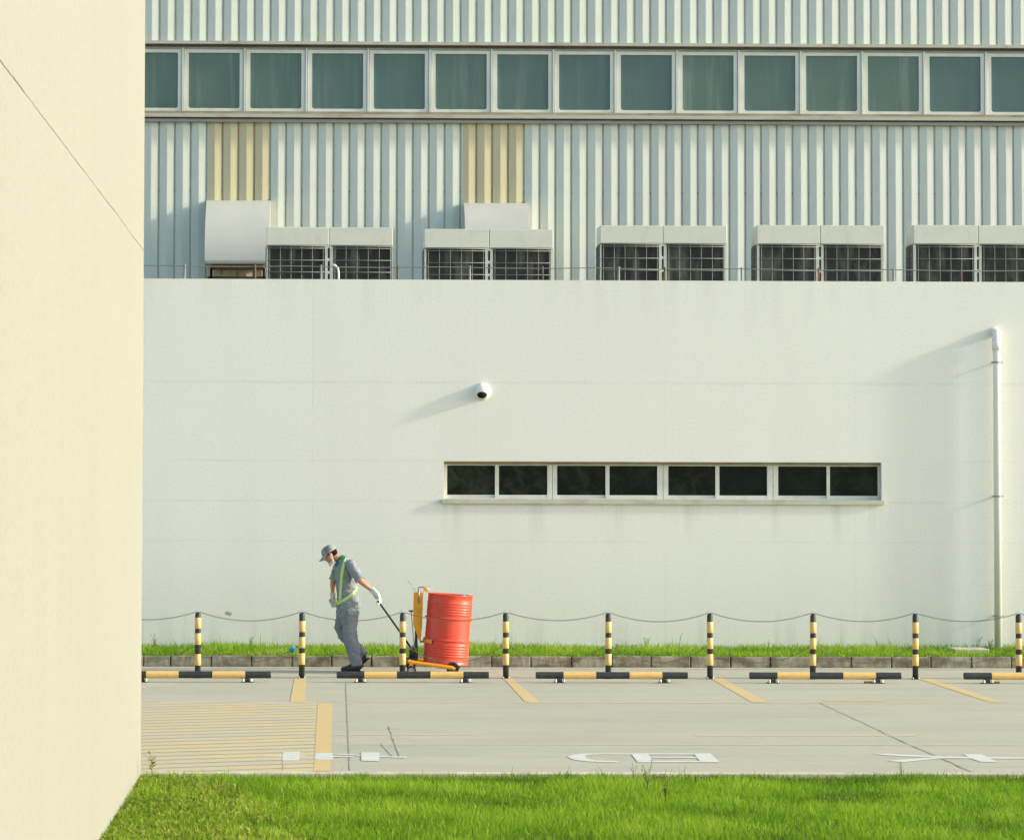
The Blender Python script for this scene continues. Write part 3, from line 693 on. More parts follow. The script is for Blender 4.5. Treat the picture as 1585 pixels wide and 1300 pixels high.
# windows
fy = YH - 0.02
zwt, zwb = zrow(77.2 + dy), zrow(172.6 + dy); zpt, zpb = zrow(82.3 + dy), zrow(167.8 + dy)
for k in range(-6, 19):
    pl = XH(292 + 95.5 * k, 130); pr_ = XH(371 + 95.5 * k, 130); ml = XH(283.4 + 95.5 * k, 130); mr_ = XH(379 + 95.5 * k - 0.1, 130)
    if pl < HX0: continue
    f = MB()
    f.box(ml + 0.022, pl, fy - 0.03, fy + 0.05, zwb, zwt); f.box(pr_, mr_ - 0.022, fy - 0.03, fy + 0.05, zwb, zwt)
    f.box(pl, pr_, fy - 0.028, fy + 0.05, zpt, zwt); f.box(pl, pr_, fy - 0.028, fy + 0.05, zwb, zpb)
    c = 0.026
    f.prism([(pl - 0.0, fy - 0.026, zpb), (pl + c, fy - 0.026, zpb), (pl - 0.0, fy - 0.026, zpb + c)], (0, 0.04, 0))
    f.prism([(pr_, fy - 0.026, zpb), (pr_, fy - 0.026, zpb + c), (pr_ - c, fy - 0.026, zpb)], (0, 0.04, 0))
    fo = f.build('window', M['frame'], root)
    MB().box(pl, pr_, fy + 0.0, fy + 0.01, zpb, zpt).build('pane', M['glass'], fo)
    MB().box(mr_ - 0.016, mr_ + 0.016, fy - 0.05, fy + 0.05, zwb - 0.03, zwt + 0.02).build('mullion', M['frame'], root)
# curved hoods under the yellow sheets
for (hx0, hx1), z in zip(((XH(320.5), XH(419)), (XH(717), XH(814.5))), yz):
    zb_ = z - 1.15; pr = [(0.06, z)]
    for i in range(1, 13):
        t = i / 12; pr.append((0.06 + 0.80 * math.sin(t * math.pi / 2) ** 0.9, z - (z - zb_) * (1 - math.cos(t * math.pi / 2)) ** 0.85 * 0.92 - 0.02 * t))
    pr.append((0.86, zb_))
    m = MB(); L = []
    for (d, zz) in pr: L.append((d, zz))
    outer = [(YH - d, zz) for d, zz in L]; poly = outer + [(YH - 0.83, zb_), (YH - 0.83, zb_ + 0.03), (YH + 0.02, zb_ + 0.03), (YH + 0.02, z)]
    n = len(poly); vs_ = [(hx0, a, b) for a, b in poly] + [(hx1, a, b) for a, b in poly]
    m.add(vs_, [tuple(range(n)), tuple(range(2 * n - 1, n - 1, -1))]); m.add(vs_, [(i, (i + 1) % n, (i + 1) % n + n, i + n) for i in range(n)], True)
    h = m.build('hood', M['hood'], root)
    MB().box(hx0 + 0.1, hx1 - 0.1, YH - 0.80, YH - 0.1, zb_ - 0.05, zb_ + 0.0).build('hood_rim', M['rust'], h)
    for q in (hx0 + 0.08, hx1 - 0.12): MB().box(q, q + 0.04, YH - 0.6, YH - 0.55, zr, zb_ - 0.05).build('hood_leg', M['hole'], h)

# ---------------------------------------------------------------- rooftop condensers
YA = 46.5
labs = ['pale twin outdoor unit on the roof touching the left curved hood', 'pale twin outdoor unit on the roof in front of the right curved hood',
        'middle one of the five pale twin outdoor units on the roof', 'second pale twin outdoor unit from the right end of the roof',
        'rightmost pale twin outdoor unit, cut by the picture edge']
specs = [(412.5, 608, 352, 380, (414.5, 503), (515.5, 607), 509), (657, 856, 355, 384, (660, 751), (763, 853), 757), (929, 1125, 349.5, 377, (931, 1020), (1032, 1122), 1026),
         (1172, 1369, 349, 378, (1175.5, 1263), (1275, 1366), 1269.5), (1414, 1612, 349, 378, (1418, 1508), (1519.5, 1610), 1514)]
for i, (a, b, t, gt, g1, g2, sx) in enumerate(specs):
    xa = lambda q: at(q, 400, YA).x
    x0, x1 = xa(a), xa(b); z1 = at((a + b) / 2, t, YA).z; zg = at((a + b) / 2, gt, YA).z; z0 = zr + 0.12; dp = 0.62
    root = thing('outdoor_unit', ((x0 + x1) / 2, YA, zr), labs[i], 'air conditioner', 'twin outdoor units in a row on the low roof')
    m = MB(); xm = xa(sx)
    m.bbox(x0, xm - 0.003, YA - 0.012, YA + dp, zg, z1, 0.01); m.bbox(xm + 0.003, x1, YA - 0.012, YA + dp, zg, z1, 0.01)
    cols = [(x0, xa(g1[0])), (xa(g1[1]), xm - 0.017), (xm + 0.017, xa(g2[0])), (xa(g2[1]), x1)]
    for (c0, c1) in cols: m.box(c0, c1, YA, YA + 0.05, z0, zg - 0.001)
    m.box(x0, x1, YA + dp - 0.03, YA + dp - 0.001, z0, zg - 0.001)
    # central post with slots
    zz = zg - 0.001; hs = at(sx, 400, YA).z - at(sx, 414, YA).z
    while zz > z0:
        m.box(xm - 0.0169, xm + 0.0169, YA + 0.002, YA + 0.04, max(z0, zz - 0.042), zz); zz -= 0.205
    m.box(x0, x1, YA + 0.001, YA + dp, zr + 0.02, z0)
    m.build('casing', M['acbody'], root)
    m = MB().box(x0 + 0.035, x1 - 0.035, YA + 0.06, YA + dp - 0.04, z0, zg - 0.01); m.build('coil', M['accoil'], root)
    for (q0, q1) in (g1, g2):
        m = MB(); r0, r1 = xa(q0), xa(q1); nb = 5
        for k in range(nb + 1):
            xx = r0 + 0.03 + (r1 - r0 - 0.06) * k / nb; m.tube([(xx, YA - 0.02, z0), (xx, YA - 0.02, zg - 0.02)], 0.0045, 5)
        z = zg - 0.05
        while z > z0: m.tube([(r0 - 0.01, YA - 0.026, z), (r1 + 0.01, YA - 0.026, z)], 0.006, 5); z -= 0.19
        m.tube([(r0 - 0.03, YA - 0.02, zg - 0.015), (r1 + 0.03, YA - 0.02, zg - 0.015)], 0.008, 5)
        m.build('grille', M['wire'], root)
    m = MB()
    for k in range(5): yy = YA + 0.08 + (dp - 0.16) * k / 4; m.tube([(x0 - 0.012, yy, z0), (x0 - 0.012, yy, zg - 0.02)], 0.006, 5)
    z = zg - 0.05
    while z > z0: m.tube([(x0 - 0.016, YA + 0.05, z), (x0 - 0.016, YA + dp - 0.05, z)], 0.006, 5); z -= 0.14
    m.build('side_grille', M['wire'], root)

# wire rail behind the parapet
YR = 43.3
root = thing('wire_rail', (0, YR, ztop - 0.2), 'thin wire rail on short stubs along the top of the white wall', 'rail')
def rl(px): return at(px, 410.5 + (px - 225) * 0.006, YR)
m = MB(); prev = rl(150)
pts = [rl(q) - Vector((0, 0, 0.015 * math.sin((q % 230) / 230 * math.pi))) for q in range(150, 1760, 23)]
m.tube(pts, 0.0075, 5)
m.build('wire', M['wire'], root)
for k, px in enumerate((284, 396, 498, 614, 728, 841, 956, 1030, 1149, 1265, 1384, 1489, 1600)):
    p = rl(px); tl = (0.02 if k % 3 == 0 else -0.01)
    mt = M['rust'] if k % 2 else M['steel']
    MB().tube([(p.x, YR, ztop - 0.7), (p.x + tl, YR, p.z + 0.02)], 0.013 if k % 2 else 0.017, 6).build('stub', mt, root)

p = at(524, 425, YR + 0.1)
o = MB().tube([Vector((p.x, YR + 0.1, ztop - 0.7)), Vector((p.x, YR + 0.1, p.z + 0.02)), Vector((p.x - 0.01, YR + 0.1, p.z + 0.09)), Vector((p.x - 0.05, YR + 0.1, p.z + 0.135)), Vector((p.x - 0.11, YR + 0.1, p.z + 0.15))], 0.016, 8).build('vent_pipe', M['pvc'])
tag(o, 'short bent white pipe in front of the leftmost twin outdoor unit', 'pipe')
# ---------------------------------------------------------------- posts and chains
YPOST = 37.95; gp = 'striped posts along the parking bays'
def make_post(thick=False):
    root = thing('bollard', (0, 0, 0), 'x', 'bollard', gp); r = 0.038; h = 0.835
    MB().lathe([(0.0, h + 0.018), (0.018, h + 0.014), (0.032, h), (r, h - 0.02), (r, 0.01), (0.0, 0.01)], (0, 0, 0), 24).build('pole', M['black'], root)
    s = 1 / 119.2
    bands = [(20, 37), (43 if thick else 44, 60.5), (68.5, 86.5)] if False else ([(19.5, 37), (51.5, 69), (76, 93)] if thick else [(21, 38.5), (46.5, 63.5), (71, 88)])
    for (a, b) in bands:
        MB().lathe([(r, a * s), (r + 0.0035, a * s + 0.002), (r + 0.0035, b * s - 0.002), (r, b * s)], (0, 0, 0), 24).build('yellow_band', M['yellow'], root)
    m = MB()   # eye on top and two side eyes
    def ring(c, R0, r0, rot):
        pts = [Vector(c) + rot @ Vector((R0 * math.cos(q * math.pi / 5), 0, R0 * math.sin(q * math.pi / 5))) for q in range(11)]; m.tube(pts, r0, 5)
    ring((0, 0, h + 0.03), 0.018, 0.004, Matrix.Identity(3)); m.build('top_eye', M['bolt'], root)
    for sgn in (-1, 1):
        m = MB(); ring((sgn * (r + 0.014), 0, 0.41), 0.013, 0.003, Matrix.Identity(3)); m.build('side_eye', M['chain'], root)
    MB().lathe([(0, 0.008), (0.055, 0.008), (0.06, 0.0)], (0, 0, 0), 20, smooth=False).build('base_plate', M['black'], root)
    for q in (0, 1, 2, 3):
        a = R(45 + 90 * q); MB().lathe([(0, 0.026), (0.009, 0.024), (0.009, 0.008)], (0.05 * math.cos(a), 0.05 * math.sin(a), 0), 8).build('bolt', M['bolt'], root)
    return root
post_px = [(306, 'leftmost striped post, its lower black band deeper than on the others, near the cream building'),
           (467, 'striped post standing at the yellow divider, left of the walking man'),
           (623, 'striped post between the walking man and the orange drum truck'),
           (783, 'striped post just right of the red drum'),
           (941.5, 'striped post behind the middle of the third striped wheel stop'),
           (1099, 'striped post in the gap between the third and fourth wheel stops'),
           (1258, 'striped post behind the middle of the fourth wheel stop, under the window end'),
           (1417, 'striped post in the gap left of the last wheel stop'),
           (1577, 'rightmost striped post, beside the drain pipe at the picture edge'),
           (1736, 'striped post past the right picture edge'), (147, 'striped post hidden behind the cream building')]
p0 = make_post(True); p1 = make_post(False); posts = []
# one more post outside each edge carries the chains on
for i, (px, lab) in enumerate(post_px):
    o = p0 if i == 0 else (p1 if i == 1 else copy_tree(p1))
    g0 = at(px, 1047, YPOST); o.location = (g0.x, YPOST, 0); o.rotation_euler = (R(rnd.uniform(-.5, .5)), R(rnd.uniform(-.5, .5)), R(rnd.uniform(0, 90)) if False else 0)
    o['label'] = lab; posts.append(g0.x)
def chain_mesh(span, sag, drop):
    m = MB(); L = 0.030; n = int(span / (L * 0.78)); 
    for i in range(n):
        t = (i + 0.5) / n; x = span * t; z = -sag * 4 * t * (1 - t); sl_ = -sag * 4 * (1 - 2 * t) / span
        rot = Matrix.Rotation(-math.atan(sl_), 3, 'Y') @ Matrix.Rotation(R(90 * (i % 2) + 20), 3, 'X')
        pts = [Vector((x, 0, z)) + rot @ Vector((L / 2 * math.cos(q * math.pi / 4), 0, 0.0085 * math.sin(q * math.pi / 4))) for q in range(9)]
        m.tube(pts, 0.0022, 4, cap=False)
    return m
xs_ = [posts[-1]] + posts[:-1]
names = ['left of the leftmost post, running behind the cream building', 'between the two leftmost posts', 'passing in front of the walking man', 'passing in front of the drum truck and red drum',
         'right of the red drum', 'between the fifth and sixth posts', 'between the sixth and seventh posts', 'under the right end of the window', 'left of the drain pipe', 'beyond the rightmost post']
for i in range(len(xs_) - 1):
    for j, (z, sag) in enumerate(((0.855, 0.105 + 0.012 * ((i * 3) % 4) / 3), (0.41, 0.2))):
        if j and i in (2, 9): continue
        span = xs_[i + 1] - xs_[i] - (0.03 if j == 0 else 0.12)
        mm = chain_mesh(span, sag, 0); nm = 'chain'
        o = mm.build(nm, M['chain'], None); o.location = (xs_[i] + (0.015 if j == 0 else 0.06), YPOST, z)
        tag(o, ('upper' if j == 0 else 'low slack') + ' rusty chain ' + names[i], 'chain', 'chains hung between the striped posts')

# ---------------------------------------------------------------- wheel stops
YS = gnd(900, 1056.5).y
def make_stop(rusty):
    root = thing('wheel_stop', (0, 0, 0), 'x', 'wheel stop', 'striped tube wheel stops'); L = 1.935; r = 0.044; zc = 0.095
    cuts = [0, 0.182, 0.395, 0.615, 0.83, 1.0]
    rot = Matrix.Rotation(R(90), 3, 'Y')
    for i in range(5):
        a, b = (cuts[i] - 0.5) * L, (cuts[i + 1] - 0.5) * L; rr = r + (0.0022 if i % 2 else 0)
        pr = [(0, a + 0.002), (rr - 0.006, a + 0.002), (rr, a + 0.008), (rr, b - 0.002), (rr - 0.004, b - 0.001), (0, b - 0.001)] if i == 0 else ([(0, a + 0.001), (rr, a + 0.001), (rr, b - 0.008), (rr - 0.006, b - 0.002), (0, b - 0.002)] if i == 4 else [(0, a), (rr, a), (rr, b), (0, b)])
        MB().lathe(pr, (0, 0, zc), 28, rot, smooth=False).build('yellow_section' if i % 2 else 'black_section', M['yellow'] if i % 2 else M['black'], root)
    for k, s in enumerate((-1, 1)):
        x = s * 0.665 * L / 1.935
        m = MB(); m.bbox(x - 0.03, x + 0.03, -0.04, 0.04, 0.006, 0.062, 0.004); m.bbox(x - 0.075, x + 0.075, -0.055, 0.055, 0.0, 0.012, 0.003)
        br = m.build('bracket', M['black'], root)
        for q in (-1, 1):
            MB().lathe([(0, 0.05), (0.013, 0.048), (0.015, 0.035), (0.016, 0.012)], (x + q * 0.052, -0.045, 0), 12).build('bolt', M['bolt'], br)
        if rusty and ((rusty == 1 and k == 1) or (rusty == 2 and k == 0)):
            qx = x - s * 0.12 if rusty == 1 else x + 0.1
            MB().bbox(qx - 0.05, qx + 0.05, -0.05, 0.02, 0.0, 0.026, 0.006).build('rusty_shim', M['rust'], root)
    return root
stops = [(301.5, 0, 'wheel stop at the left, one end hidden by the cream building'), (639, 0, 'wheel stop in front of the walking man and the drum truck'),
         (947, 0, 'wheel stop in front of the fifth post'), (1277.5, 1, 'wheel stop with rust at its right bracket'),
         (1609, 2, 'wheel stop cut by the right picture edge')]
first = None
for px, ru, lab in stops:
    if ru: o = make_stop(ru)
    else:
        if first is None: first = make_stop(0); o = first
        else: o = copy_tree(first)
    o.location = (at(px, 1050, YS).x, YS, 0); o['label'] = 'black and yellow tube ' + lab

# ---------------------------------------------------------------- drum and drum truck
YD = 39.05; PS = F / YD
def D(px, py, y=0.0): return at(px, py, YD + y) if y == 0 else Vector((*at(px, py, YD).to_tuple(),)) + Vector((0, y, 0))
def Z8(x, y, dy_=0.0): return D(610 + x / 8.129, 890 + y / 8.129, dy_)
tl, tr, bl, br_ = Z8(430, 219), Z8(993, 258), Z8(359, 1082), Z8(926, 1142)
top, bot = (tl + tr) / 2, (bl + br_) / 2; ax = (top - bot); Hd = ax.length; ax.normalize()
rd = ((tr - tl).length + (br_ - bl).length) / 4
rotd = Vector((0, 0, 1)).rotation_difference(ax).to_matrix()
root = thing('oil_drum', bot, 'red steel drum leaning slightly, held on the orange drum truck', 'drum')
prof = [(0, 0.012), (rd - 0.02, 0.012), (rd - 0.016, 0.0), (rd, 0.0), (rd + 0.002, 0.012), (rd - 0.004, 0.02)]
def rib(z0, n, amp, wd):
    for i in range(n * 8):
        u = i / (n * 8); prof.append((rd - 0.004 + amp * (0.5 - 0.5 * math.cos(2 * math.pi * n * u)), z0 + wd * u))
rib(0.10 * Hd, 5, 0.007, 0.19 * Hd)
for hz in (0.342, 0.655):
    prof += [(rd - 0.004, hz * Hd - 0.022)] + [(rd - 0.004 + 0.021 * math.sin(math.pi * q / 6), hz * Hd - 0.018 + 0.036 * q / 6) for q in range(7)] + [(rd - 0.004, hz * Hd + 0.022)]
    if hz < 0.5: pass
rib(0.70 * Hd, 5, 0.007, 0.19 * Hd)
prof += [(rd - 0.004, Hd - 0.02), (rd + 0.003, Hd - 0.012), (rd + 0.002, Hd), (rd - 0.012, Hd), (rd - 0.016, Hd - 0.014), (0, Hd - 0.014)]
MB().lathe(prof, bot, 56, rotd).build('shell', M['red'], root)
MB().lathe([(0, 0.02), (0.03, 0.018), (0.032, 0.0)], bot + ax * (Hd - 0.014) + rotd @ Vector((0.17, -0.02, 0)), 12, rotd).build('bung', M['steel'], root)

root = thing('drum_truck', Z8(300, 1210) * 1.0, 'orange hydraulic drum truck with a black pull handle', 'hand truck')
def prism8(name, L, y0, y1, mat, par):
    m = MB(); P = [Z8(x, y, y0) for x, y in L]; m.prism(P, (0, y1 - y0, 0)); return m.build(name, mat, par)
col = prism8('column', [(248, 213), (362, 215), (352, 600), (332, 818), (312, 815), (240, 622)], -0.09, 0.09, M['orange'], root)
MB().tube([Z8(308, 150, -0.1), Z8(312, 345, -0.1)], 0.008, 8).build('slide_rod', M['steel'], col)
m = MB(); m.tube([Z8(306, 152, 0), Z8(380, 148, 0), Z8(450, 190, 0)], 0.009, 8); m.tube([Z8(306, 215, 0), Z8(306, 152, 0)], 0.009, 8)
m.build('clamp_arm', M['steel'], col)
prism8('beak', [(372, 150), (402, 150), (424, 205), (405, 215), (385, 190), (368, 215)], -0.03, 0.03, M['orange'], col)
MB().tube([Z8(268, 192, 0.02), Z8(175, 65, 0.02)], 0.004, 6).build('release_rod', M['steel'], root)
MB().tube([Z8(215, 452, -0.06), Z8(228, 650, -0.06), Z8(252, 880, -0.06)], 0.006, 6).build('pedal_rod', M['steel'], root)
MB().lathe([(0, 0.012), (0.03, 0.01), (0.034, 0.0), (0.02, -0.012), (0, -0.014)], Z8(212, 448, -0.06), 14).build('knob', M['black'], root)
prism8('mast', [(268, 665), (292, 720), (300, 1048), (255, 1048), (262, 720)], -0.05, 0.05, M['black'], root)
m = MB(); m.lathe([(0, 0.16), (0.03, 0.16), (0.038, 0.15), (0.038, 0.0), (0, 0)], Z8(222, 1050, -0.03), 16); m.build('pump', M['black'], root)
m = MB(); m.tube([Z8(160, 830, 0), Z8(205, 905, 0), Z8(250, 915, 0)], 0.012, 8); m.tube([Z8(185, 940, -0.07), Z8(230, 895, -0.07), Z8(285, 930, -0.07)], 0.008, 6); m.tube([Z8(235, 880, -0.06), Z8(290, 975, -0.06)], 0.009, 6)
m.build('linkage', M['steel'], root)
prism8('pump_base', [(165, 1030), (292, 1045), (292, 1075), (165, 1062)], -0.14, 0.14, M['black'], root)
m = MB()
m.tube([Z8(322, 832, 0), Z8(375, 835, 0)], 0.014, 8)
Pc = bot + ax * (0.31 * Hd)
arc = [Pc + rotd @ Vector(((rd + 0.012) * math.cos(R(q)), (rd + 0.012) * math.sin(R(q)), 0)) for q in range(140, 229, 8)]
for p_a, p_b in zip(arc[:-1], arc[1:]):
    m.prism([p_a - ax * 0.025, p_b - ax * 0.025, p_b + ax * 0.025, p_a + ax * 0.025], ((p_a + p_b) / 2 - Pc).normalized() * 0.008)
m.build('saddle', M['orange'], root)
for s in (-1, 1):
    y = s * 0.385
    L = [Z8(165, 1062, y), Z8(260, 1080, y), Z8(700, 1140, y), Z8(752, 1160, y)]
    m = MB(); m.loft([(L[0], 0.022, 0.02), (L[1], 0.026, 0.022), (L[2], 0.026, 0.022), (L[3], 0.018, 0.02)], 8, smooth=False)
    m.build('leg', M['orange'], root)
MB().tube([Z8(190, 1070, -0.385), Z8(190, 1070, 0.385)], 0.024, 8).build('cross_bar', M['orange'], root)
def wheel(name, cx_, cy_, y, rad, wd, par):
    c = Z8(cx_, cy_, y); c.z = rad; rot = Matrix.Rotation(R(90), 3, 'X')
    wv = MB().lathe([(rad * 0.62, -wd / 2), (rad * 0.95, -wd / 2), (rad, -wd * 0.35), (rad, wd * 0.35), (rad * 0.95, wd / 2), (rad * 0.62, wd / 2), (rad * 0.62, -wd / 2)], c, 28, rot).build(name, M['rubber'], par)
    MB().lathe([(0, -wd * 0.42), (rad * 0.2, -wd * 0.48), (rad * 0.25, -wd * 0.3), (rad * 0.55, -wd * 0.3), (rad * 0.63, -wd * 0.45), (rad * 0.63, wd * 0.45), (0, wd * 0.4)], c, 24, rot, smooth=False).build('rim', M['steel'] if rad < 0.07 else M['black'], wv)
    return wv, c
wheel('wheel', 207, 1160, -0.43, 0.062, 0.04, root); wheel('wheel', 225, 1160, 0.43, 0.062, 0.04, root)
wheel('wheel', 724, 1150, -0.335, 0.084, 0.045, root); wheel('wheel', 770, 1150, 0.335, 0.084, 0.045, root)
for y in (-0.43, 0.40):
    prism8('fork', [(178, 1080), (232, 1080), (222, 1160), (196, 1160)], y + 0.024, y + 0.032, M['orange'], root)
hp0 = Z8(205, 905, 0.0); hp1 = D(585.5, 930, -0.15)
m = MB(); m.tube([hp0, D(611, 966, -0.08), hp1], 0.013, 10); m.build('handle', M['black'], root)
MB().tube([hp1 + Vector((0, -0.09, 0)), hp1 + Vector((0, 0.10, 0))], 0.013, 10).build('grip', M['rubber'], root)

# ---------------------------------------------------------------- the man
YM = 39.3; KS = F / YM
def P(px, py, y=0.0): q = at(px, py, YM); return Vector((q.x, YM + y, q.z))
def px2m(v): return v / KS
g0 = P(545, 1037); man = thing('person', (g0.x, YM, 0), 'man in grey work clothes and cap walking head down, pulling the drum truck behind him', 'person')
TS = [(937, 539, 17.5, 0.165), (925, 538, 16.2, 0.16), (912, 537.2, 15.6, 0.158), (900, 536.5, 16, 0.168), (887, 534.5, 16.6, 0.182), (877, 532.5, 15.8, 0.188), (870, 532, 12.5, 0.165), (865, 530, 8.5, 0.11)]
HC = P(510.5, 858.2); tlt = R(34)
hf = Vector((-math.cos(tlt), 0, -math.sin(tlt))); hu = Vector((-math.sin(tlt), 0, math.cos(tlt))); hs_ = Vector((0, 1, 0))
HM = Matrix((hf, hs_, hu)).transposed()
def HP(f, s, u): return HC + hf * f + hs_ * s + hu * u
# joints
nS, nE, nW, nH = P(543, 873.5, -0.19), P(557.5, 897.5, -0.25), P(576, 912.5, -0.21), P(582.5, 923, -0.17)
fS, fE, fW, fH = P(527, 874, 0.19), P(516, 899, 0.22), P(515.5, 919, 0.20), P(516.5, 932, 0.19)
nHip, nK, nA = P(541, 942, -0.09), P(541.5, 985, -0.10), P(551, 1027, -0.10)
fHip, fK, fA = P(536, 943, 0.09), P(529, 972, 0.10), P(561.5, 1013, 0.10)
def torso_loft(m, grow=0.0):
    m.loft([(P(cx_, y_), px2m(a) + grow, b + grow) for (y_, cx_, a, b) in TS], 24)
# body: one continuous figure under the clothes
m = MB()
torso_loft(m, -0.02)
m.chain([(P(530, 868), 0.058), (P(524, 863.5), 0.056), (P(518, 860.5), 0.056)])
m.ball(HP(-0.012, 0, 0.03), (0.098, 0.076, 0.095), 20, 14, HM)
m.ball(HP(0.02, 0, -0.045), (0.068, 0.062, 0.07), 20, 14, HM)
m.ball(HP(0.055, 0, -0.085), (0.028, 0.03, 0.022), 12, 8, HM)            # chin
m.ball(HP(0.055, 0, -0.052), (0.034, 0.034, 0.03), 12, 8, HM)            # mouth region
m.ball(HP(0.092, 0, -0.02), (0.02, 0.014, 0.016), 10, 8, HM); m.ball(HP(0.082, 0, 0.0), (0.014, 0.010, 0.026), 10, 8, HM)   # nose
m.ball(HP(0.07, 0, 0.025), (0.02, 0.05, 0.014), 12, 8, HM)               # brow
for s in (-1, 1):
    m.ball(HP(-0.012, s * 0.077, -0.008), (0.018, 0.009, 0.03), 10, 8, HM)  # ears
m.chain([(nS, 0.055), (nE, 0.043), (nE.lerp(nW, 0.35), 0.042), (nW, 0.029), (nH, 0.03)])
m.chain([(fS, 0.055), (fE, 0.043), (fE.lerp(fW, 0.35), 0.042), (fW, 0.028)])
m.chain([(nHip, 0.085), (nK, 0.055), (nA, 0.042), (P(545, 1032, -0.1), 0.03)])
m.chain([(fHip, 0.085), (fK, 0.055), (fA, 0.042), (P(561, 1021, 0.1), 0.03)])
def hand(m, w_, fwd, pal, side, r=0.0095, curl=0.6, thumb=1):
    """palm from the wrist along fwd; pal = direction the palm faces; side = across towards the thumb; five unequal fingers"""
    fwd, pal, side = fwd.normalized(), pal.normalized(), side.normalized()
    rot = Matrix((fwd, side, pal)).transposed()
    pc = w_ + fwd * 0.045; m.ball(pc, (0.052, 0.042, 0.019), 16, 10, rot)
    m.chain([(w_ - fwd * 0.02, 0.03), (w_ + fwd * 0.015, 0.028)])
    for k, (o_, L) in enumerate(((0.030, 0.072), (0.010, 0.080), (-0.010, 0.075), (-0.029, 0.060))):
        p = w_ + fwd * 0.082 + side * o_; d = fwd; pts = [(p, r)]
        for seg in range(3):
            d = (d + pal * (curl * (0.9 + 0.12 * k))).normalized(); p = p + d * (L * (0.44, 0.31, 0.25)[seg]); pts.append((p, r * (1 - 0.08 * (seg + 1))))
        m.chain(pts)
    b = w_ + fwd * 0.03 + side * 0.036; m.chain([(b, 0.013), (b + side * 0.022 + fwd * 0.025 + pal * 0.012, 0.0105), (b + side * 0.016 + fwd * 0.05 + pal * (0.012 + 0.02 * curl), 0.0095)])
nfw = (hp1 - nW).normalized(); fng = Vector((0.03, 0, -1)).normalized()
grip_c = hp1
npal = (Vector((0, 0, 0)) + (Vector((-1, 0, -0.6)))).normalized(); npal = (npal - nfw * npal.dot(nfw)).normalized(); nside = nfw.cross(npal)
nwr = grip_c - nfw * 0.095 - npal * 0.030
fwr = P(516, 923.5, 0.19)
for mk, wr in (('n', nwr), ('f', fwr)): pass
hand(m, nwr, nfw, npal, nside, 0.008, 0.85); hand(m, fwr, fng, Vector((0.2, -1, 0)), Vector((-1, 0, 0)), 0.008, 0.35)
m.chain([(nH, 0.026), (nwr, 0.025)]); m.chain([(fW, 0.027), (fwr, 0.026)])
body = m.build('body', M['skin'], man); remesh(body, 0.0065, 3)
# face details
for s in (-1, 1):
    MB().ball(HP(0.080, s * 0.03, 0.004), (0.009, 0.014, 0.007), 10, 8, HM).build('eye', M['hair'], man)
m = MB()
for s in (-1, 1):
    pts = [HP(0.088 + 0.004 * math.cos(q * math.pi / 6), s * 0.034 + 0.024 * math.cos(q * math.pi / 6), 0.004 + 0.016 * math.sin(q * math.pi / 6)) for q in range(13)]
    m.tube(pts, 0.0035, 5); m.tube([HP(0.086, s * 0.058, 0.008), HP(0.04, s * 0.078, 0.006), HP(-0.012, s * 0.085, 0.006)], 0.003, 5)
m.tube([HP(0.096, -0.012, 0.006), HP(0.1, 0, 0.009), HP(0.096, 0.012, 0.006)], 0.003, 5)
m.build('glasses', M['lens'], man)
m = MB(); m.ball(HP(0.085, 0, -0.052), (0.006, 0.022, 0.004), 10, 6, HM); m.build('mouth', M['rust'], man)
# mask pulled down to the jaw with its ear loops
m = MB(); n = 14; vs_ = []
for i in range(n + 1):
    q = R(-110 + 220 * i / n)
    for (u, k_) in ((-0.095, 1.03), (-0.112, 1.10), (-0.135, 0.95)):
        vs_.append(HP(0.018 + 0.066 * k_ * math.cos(q), 0.068 * k_ * math.sin(q), u + 0.035 * (1 - math.cos(q)) * 0.6))
m.add(vs_, [(i * 3 + j, i * 3 + 3 + j, i * 3 + 4 + j, i * 3 + 1 + j) for i in range(n) for j in range(2)], True)
mk = m.build('face_mask', M['glove'], man); sdm = mk.modifiers.new('s', 'SOLIDIFY'); sdm.thickness = 0.006
m = MB()
for s in (-1, 1):
    m.loft([(HP(0.008, s * 0.072, -0.085), 0.010, 0.004), (HP(0.0, s * 0.080, -0.055), 0.007, 0.004), (HP(0.0, s * 0.085, -0.02), 0.003, 0.003), (HP(-0.005, s * 0.088, 0.01), 0.002, 0.002)], 8)
m.build('ear_loop', M['glove'], mk)
# hair
m = MB(); m.ball(HP(-0.022, 0, 0.03), (0.097, 0.08, 0.078), 22, 14, HM)
m.ball(HP(-0.055, 0, -0.01), (0.052, 0.070, 0.055), 18, 10, HM)
hair = m.build('hair', M['hair'], man); remesh(hair, 0.006, 2, 0.002, (60, 60, 60))
# cap
m = MB(); vs_ = []; nn, mm_ = 28, 9
for i in range(mm_ + 1):
    th = math.pi / 2 * i / mm_
    for j in range(nn):
        q = 2 * math.pi * j / nn; rr = math.cos(th) ** 0.72
        vs_.append(HP(-0.012 + 0.108 * rr * math.cos(q), 0.09 * rr * math.sin(q), 0.028 + 0.098 * math.sin(th) + 0.006 * math.cos(q) * (1 - i / mm_)))
m.add(vs_, [(i * nn + j, i * nn + (j + 1) % nn, (i + 1) * nn + (j + 1) % nn, (i + 1) * nn + j) for i in range(mm_) for j in range(nn)], True)
capo = m.build('cap', M['cap'], man, clean=True); capo.modifiers.new('s', 'SOLIDIFY').thickness = 0.004
m = MB(); vs_ = []; nb = 12
for i in range(nb + 1):
    q = R(-62 + 124 * i / nb)
    for k_ in range(4):
        ex = 0.078 * k_ / 3 * (math.cos(q * 0.9) ** 0.5)
        vs_.append(HP(-0.012 + 0.106 * math.cos(q) + ex, 0.089 * math.sin(q) * (1 - 0.06 * k_), 0.030 - 0.045 * math.sin(q) ** 2 * k_ / 3 - 0.022 * (k_ / 3) ** 1.3))
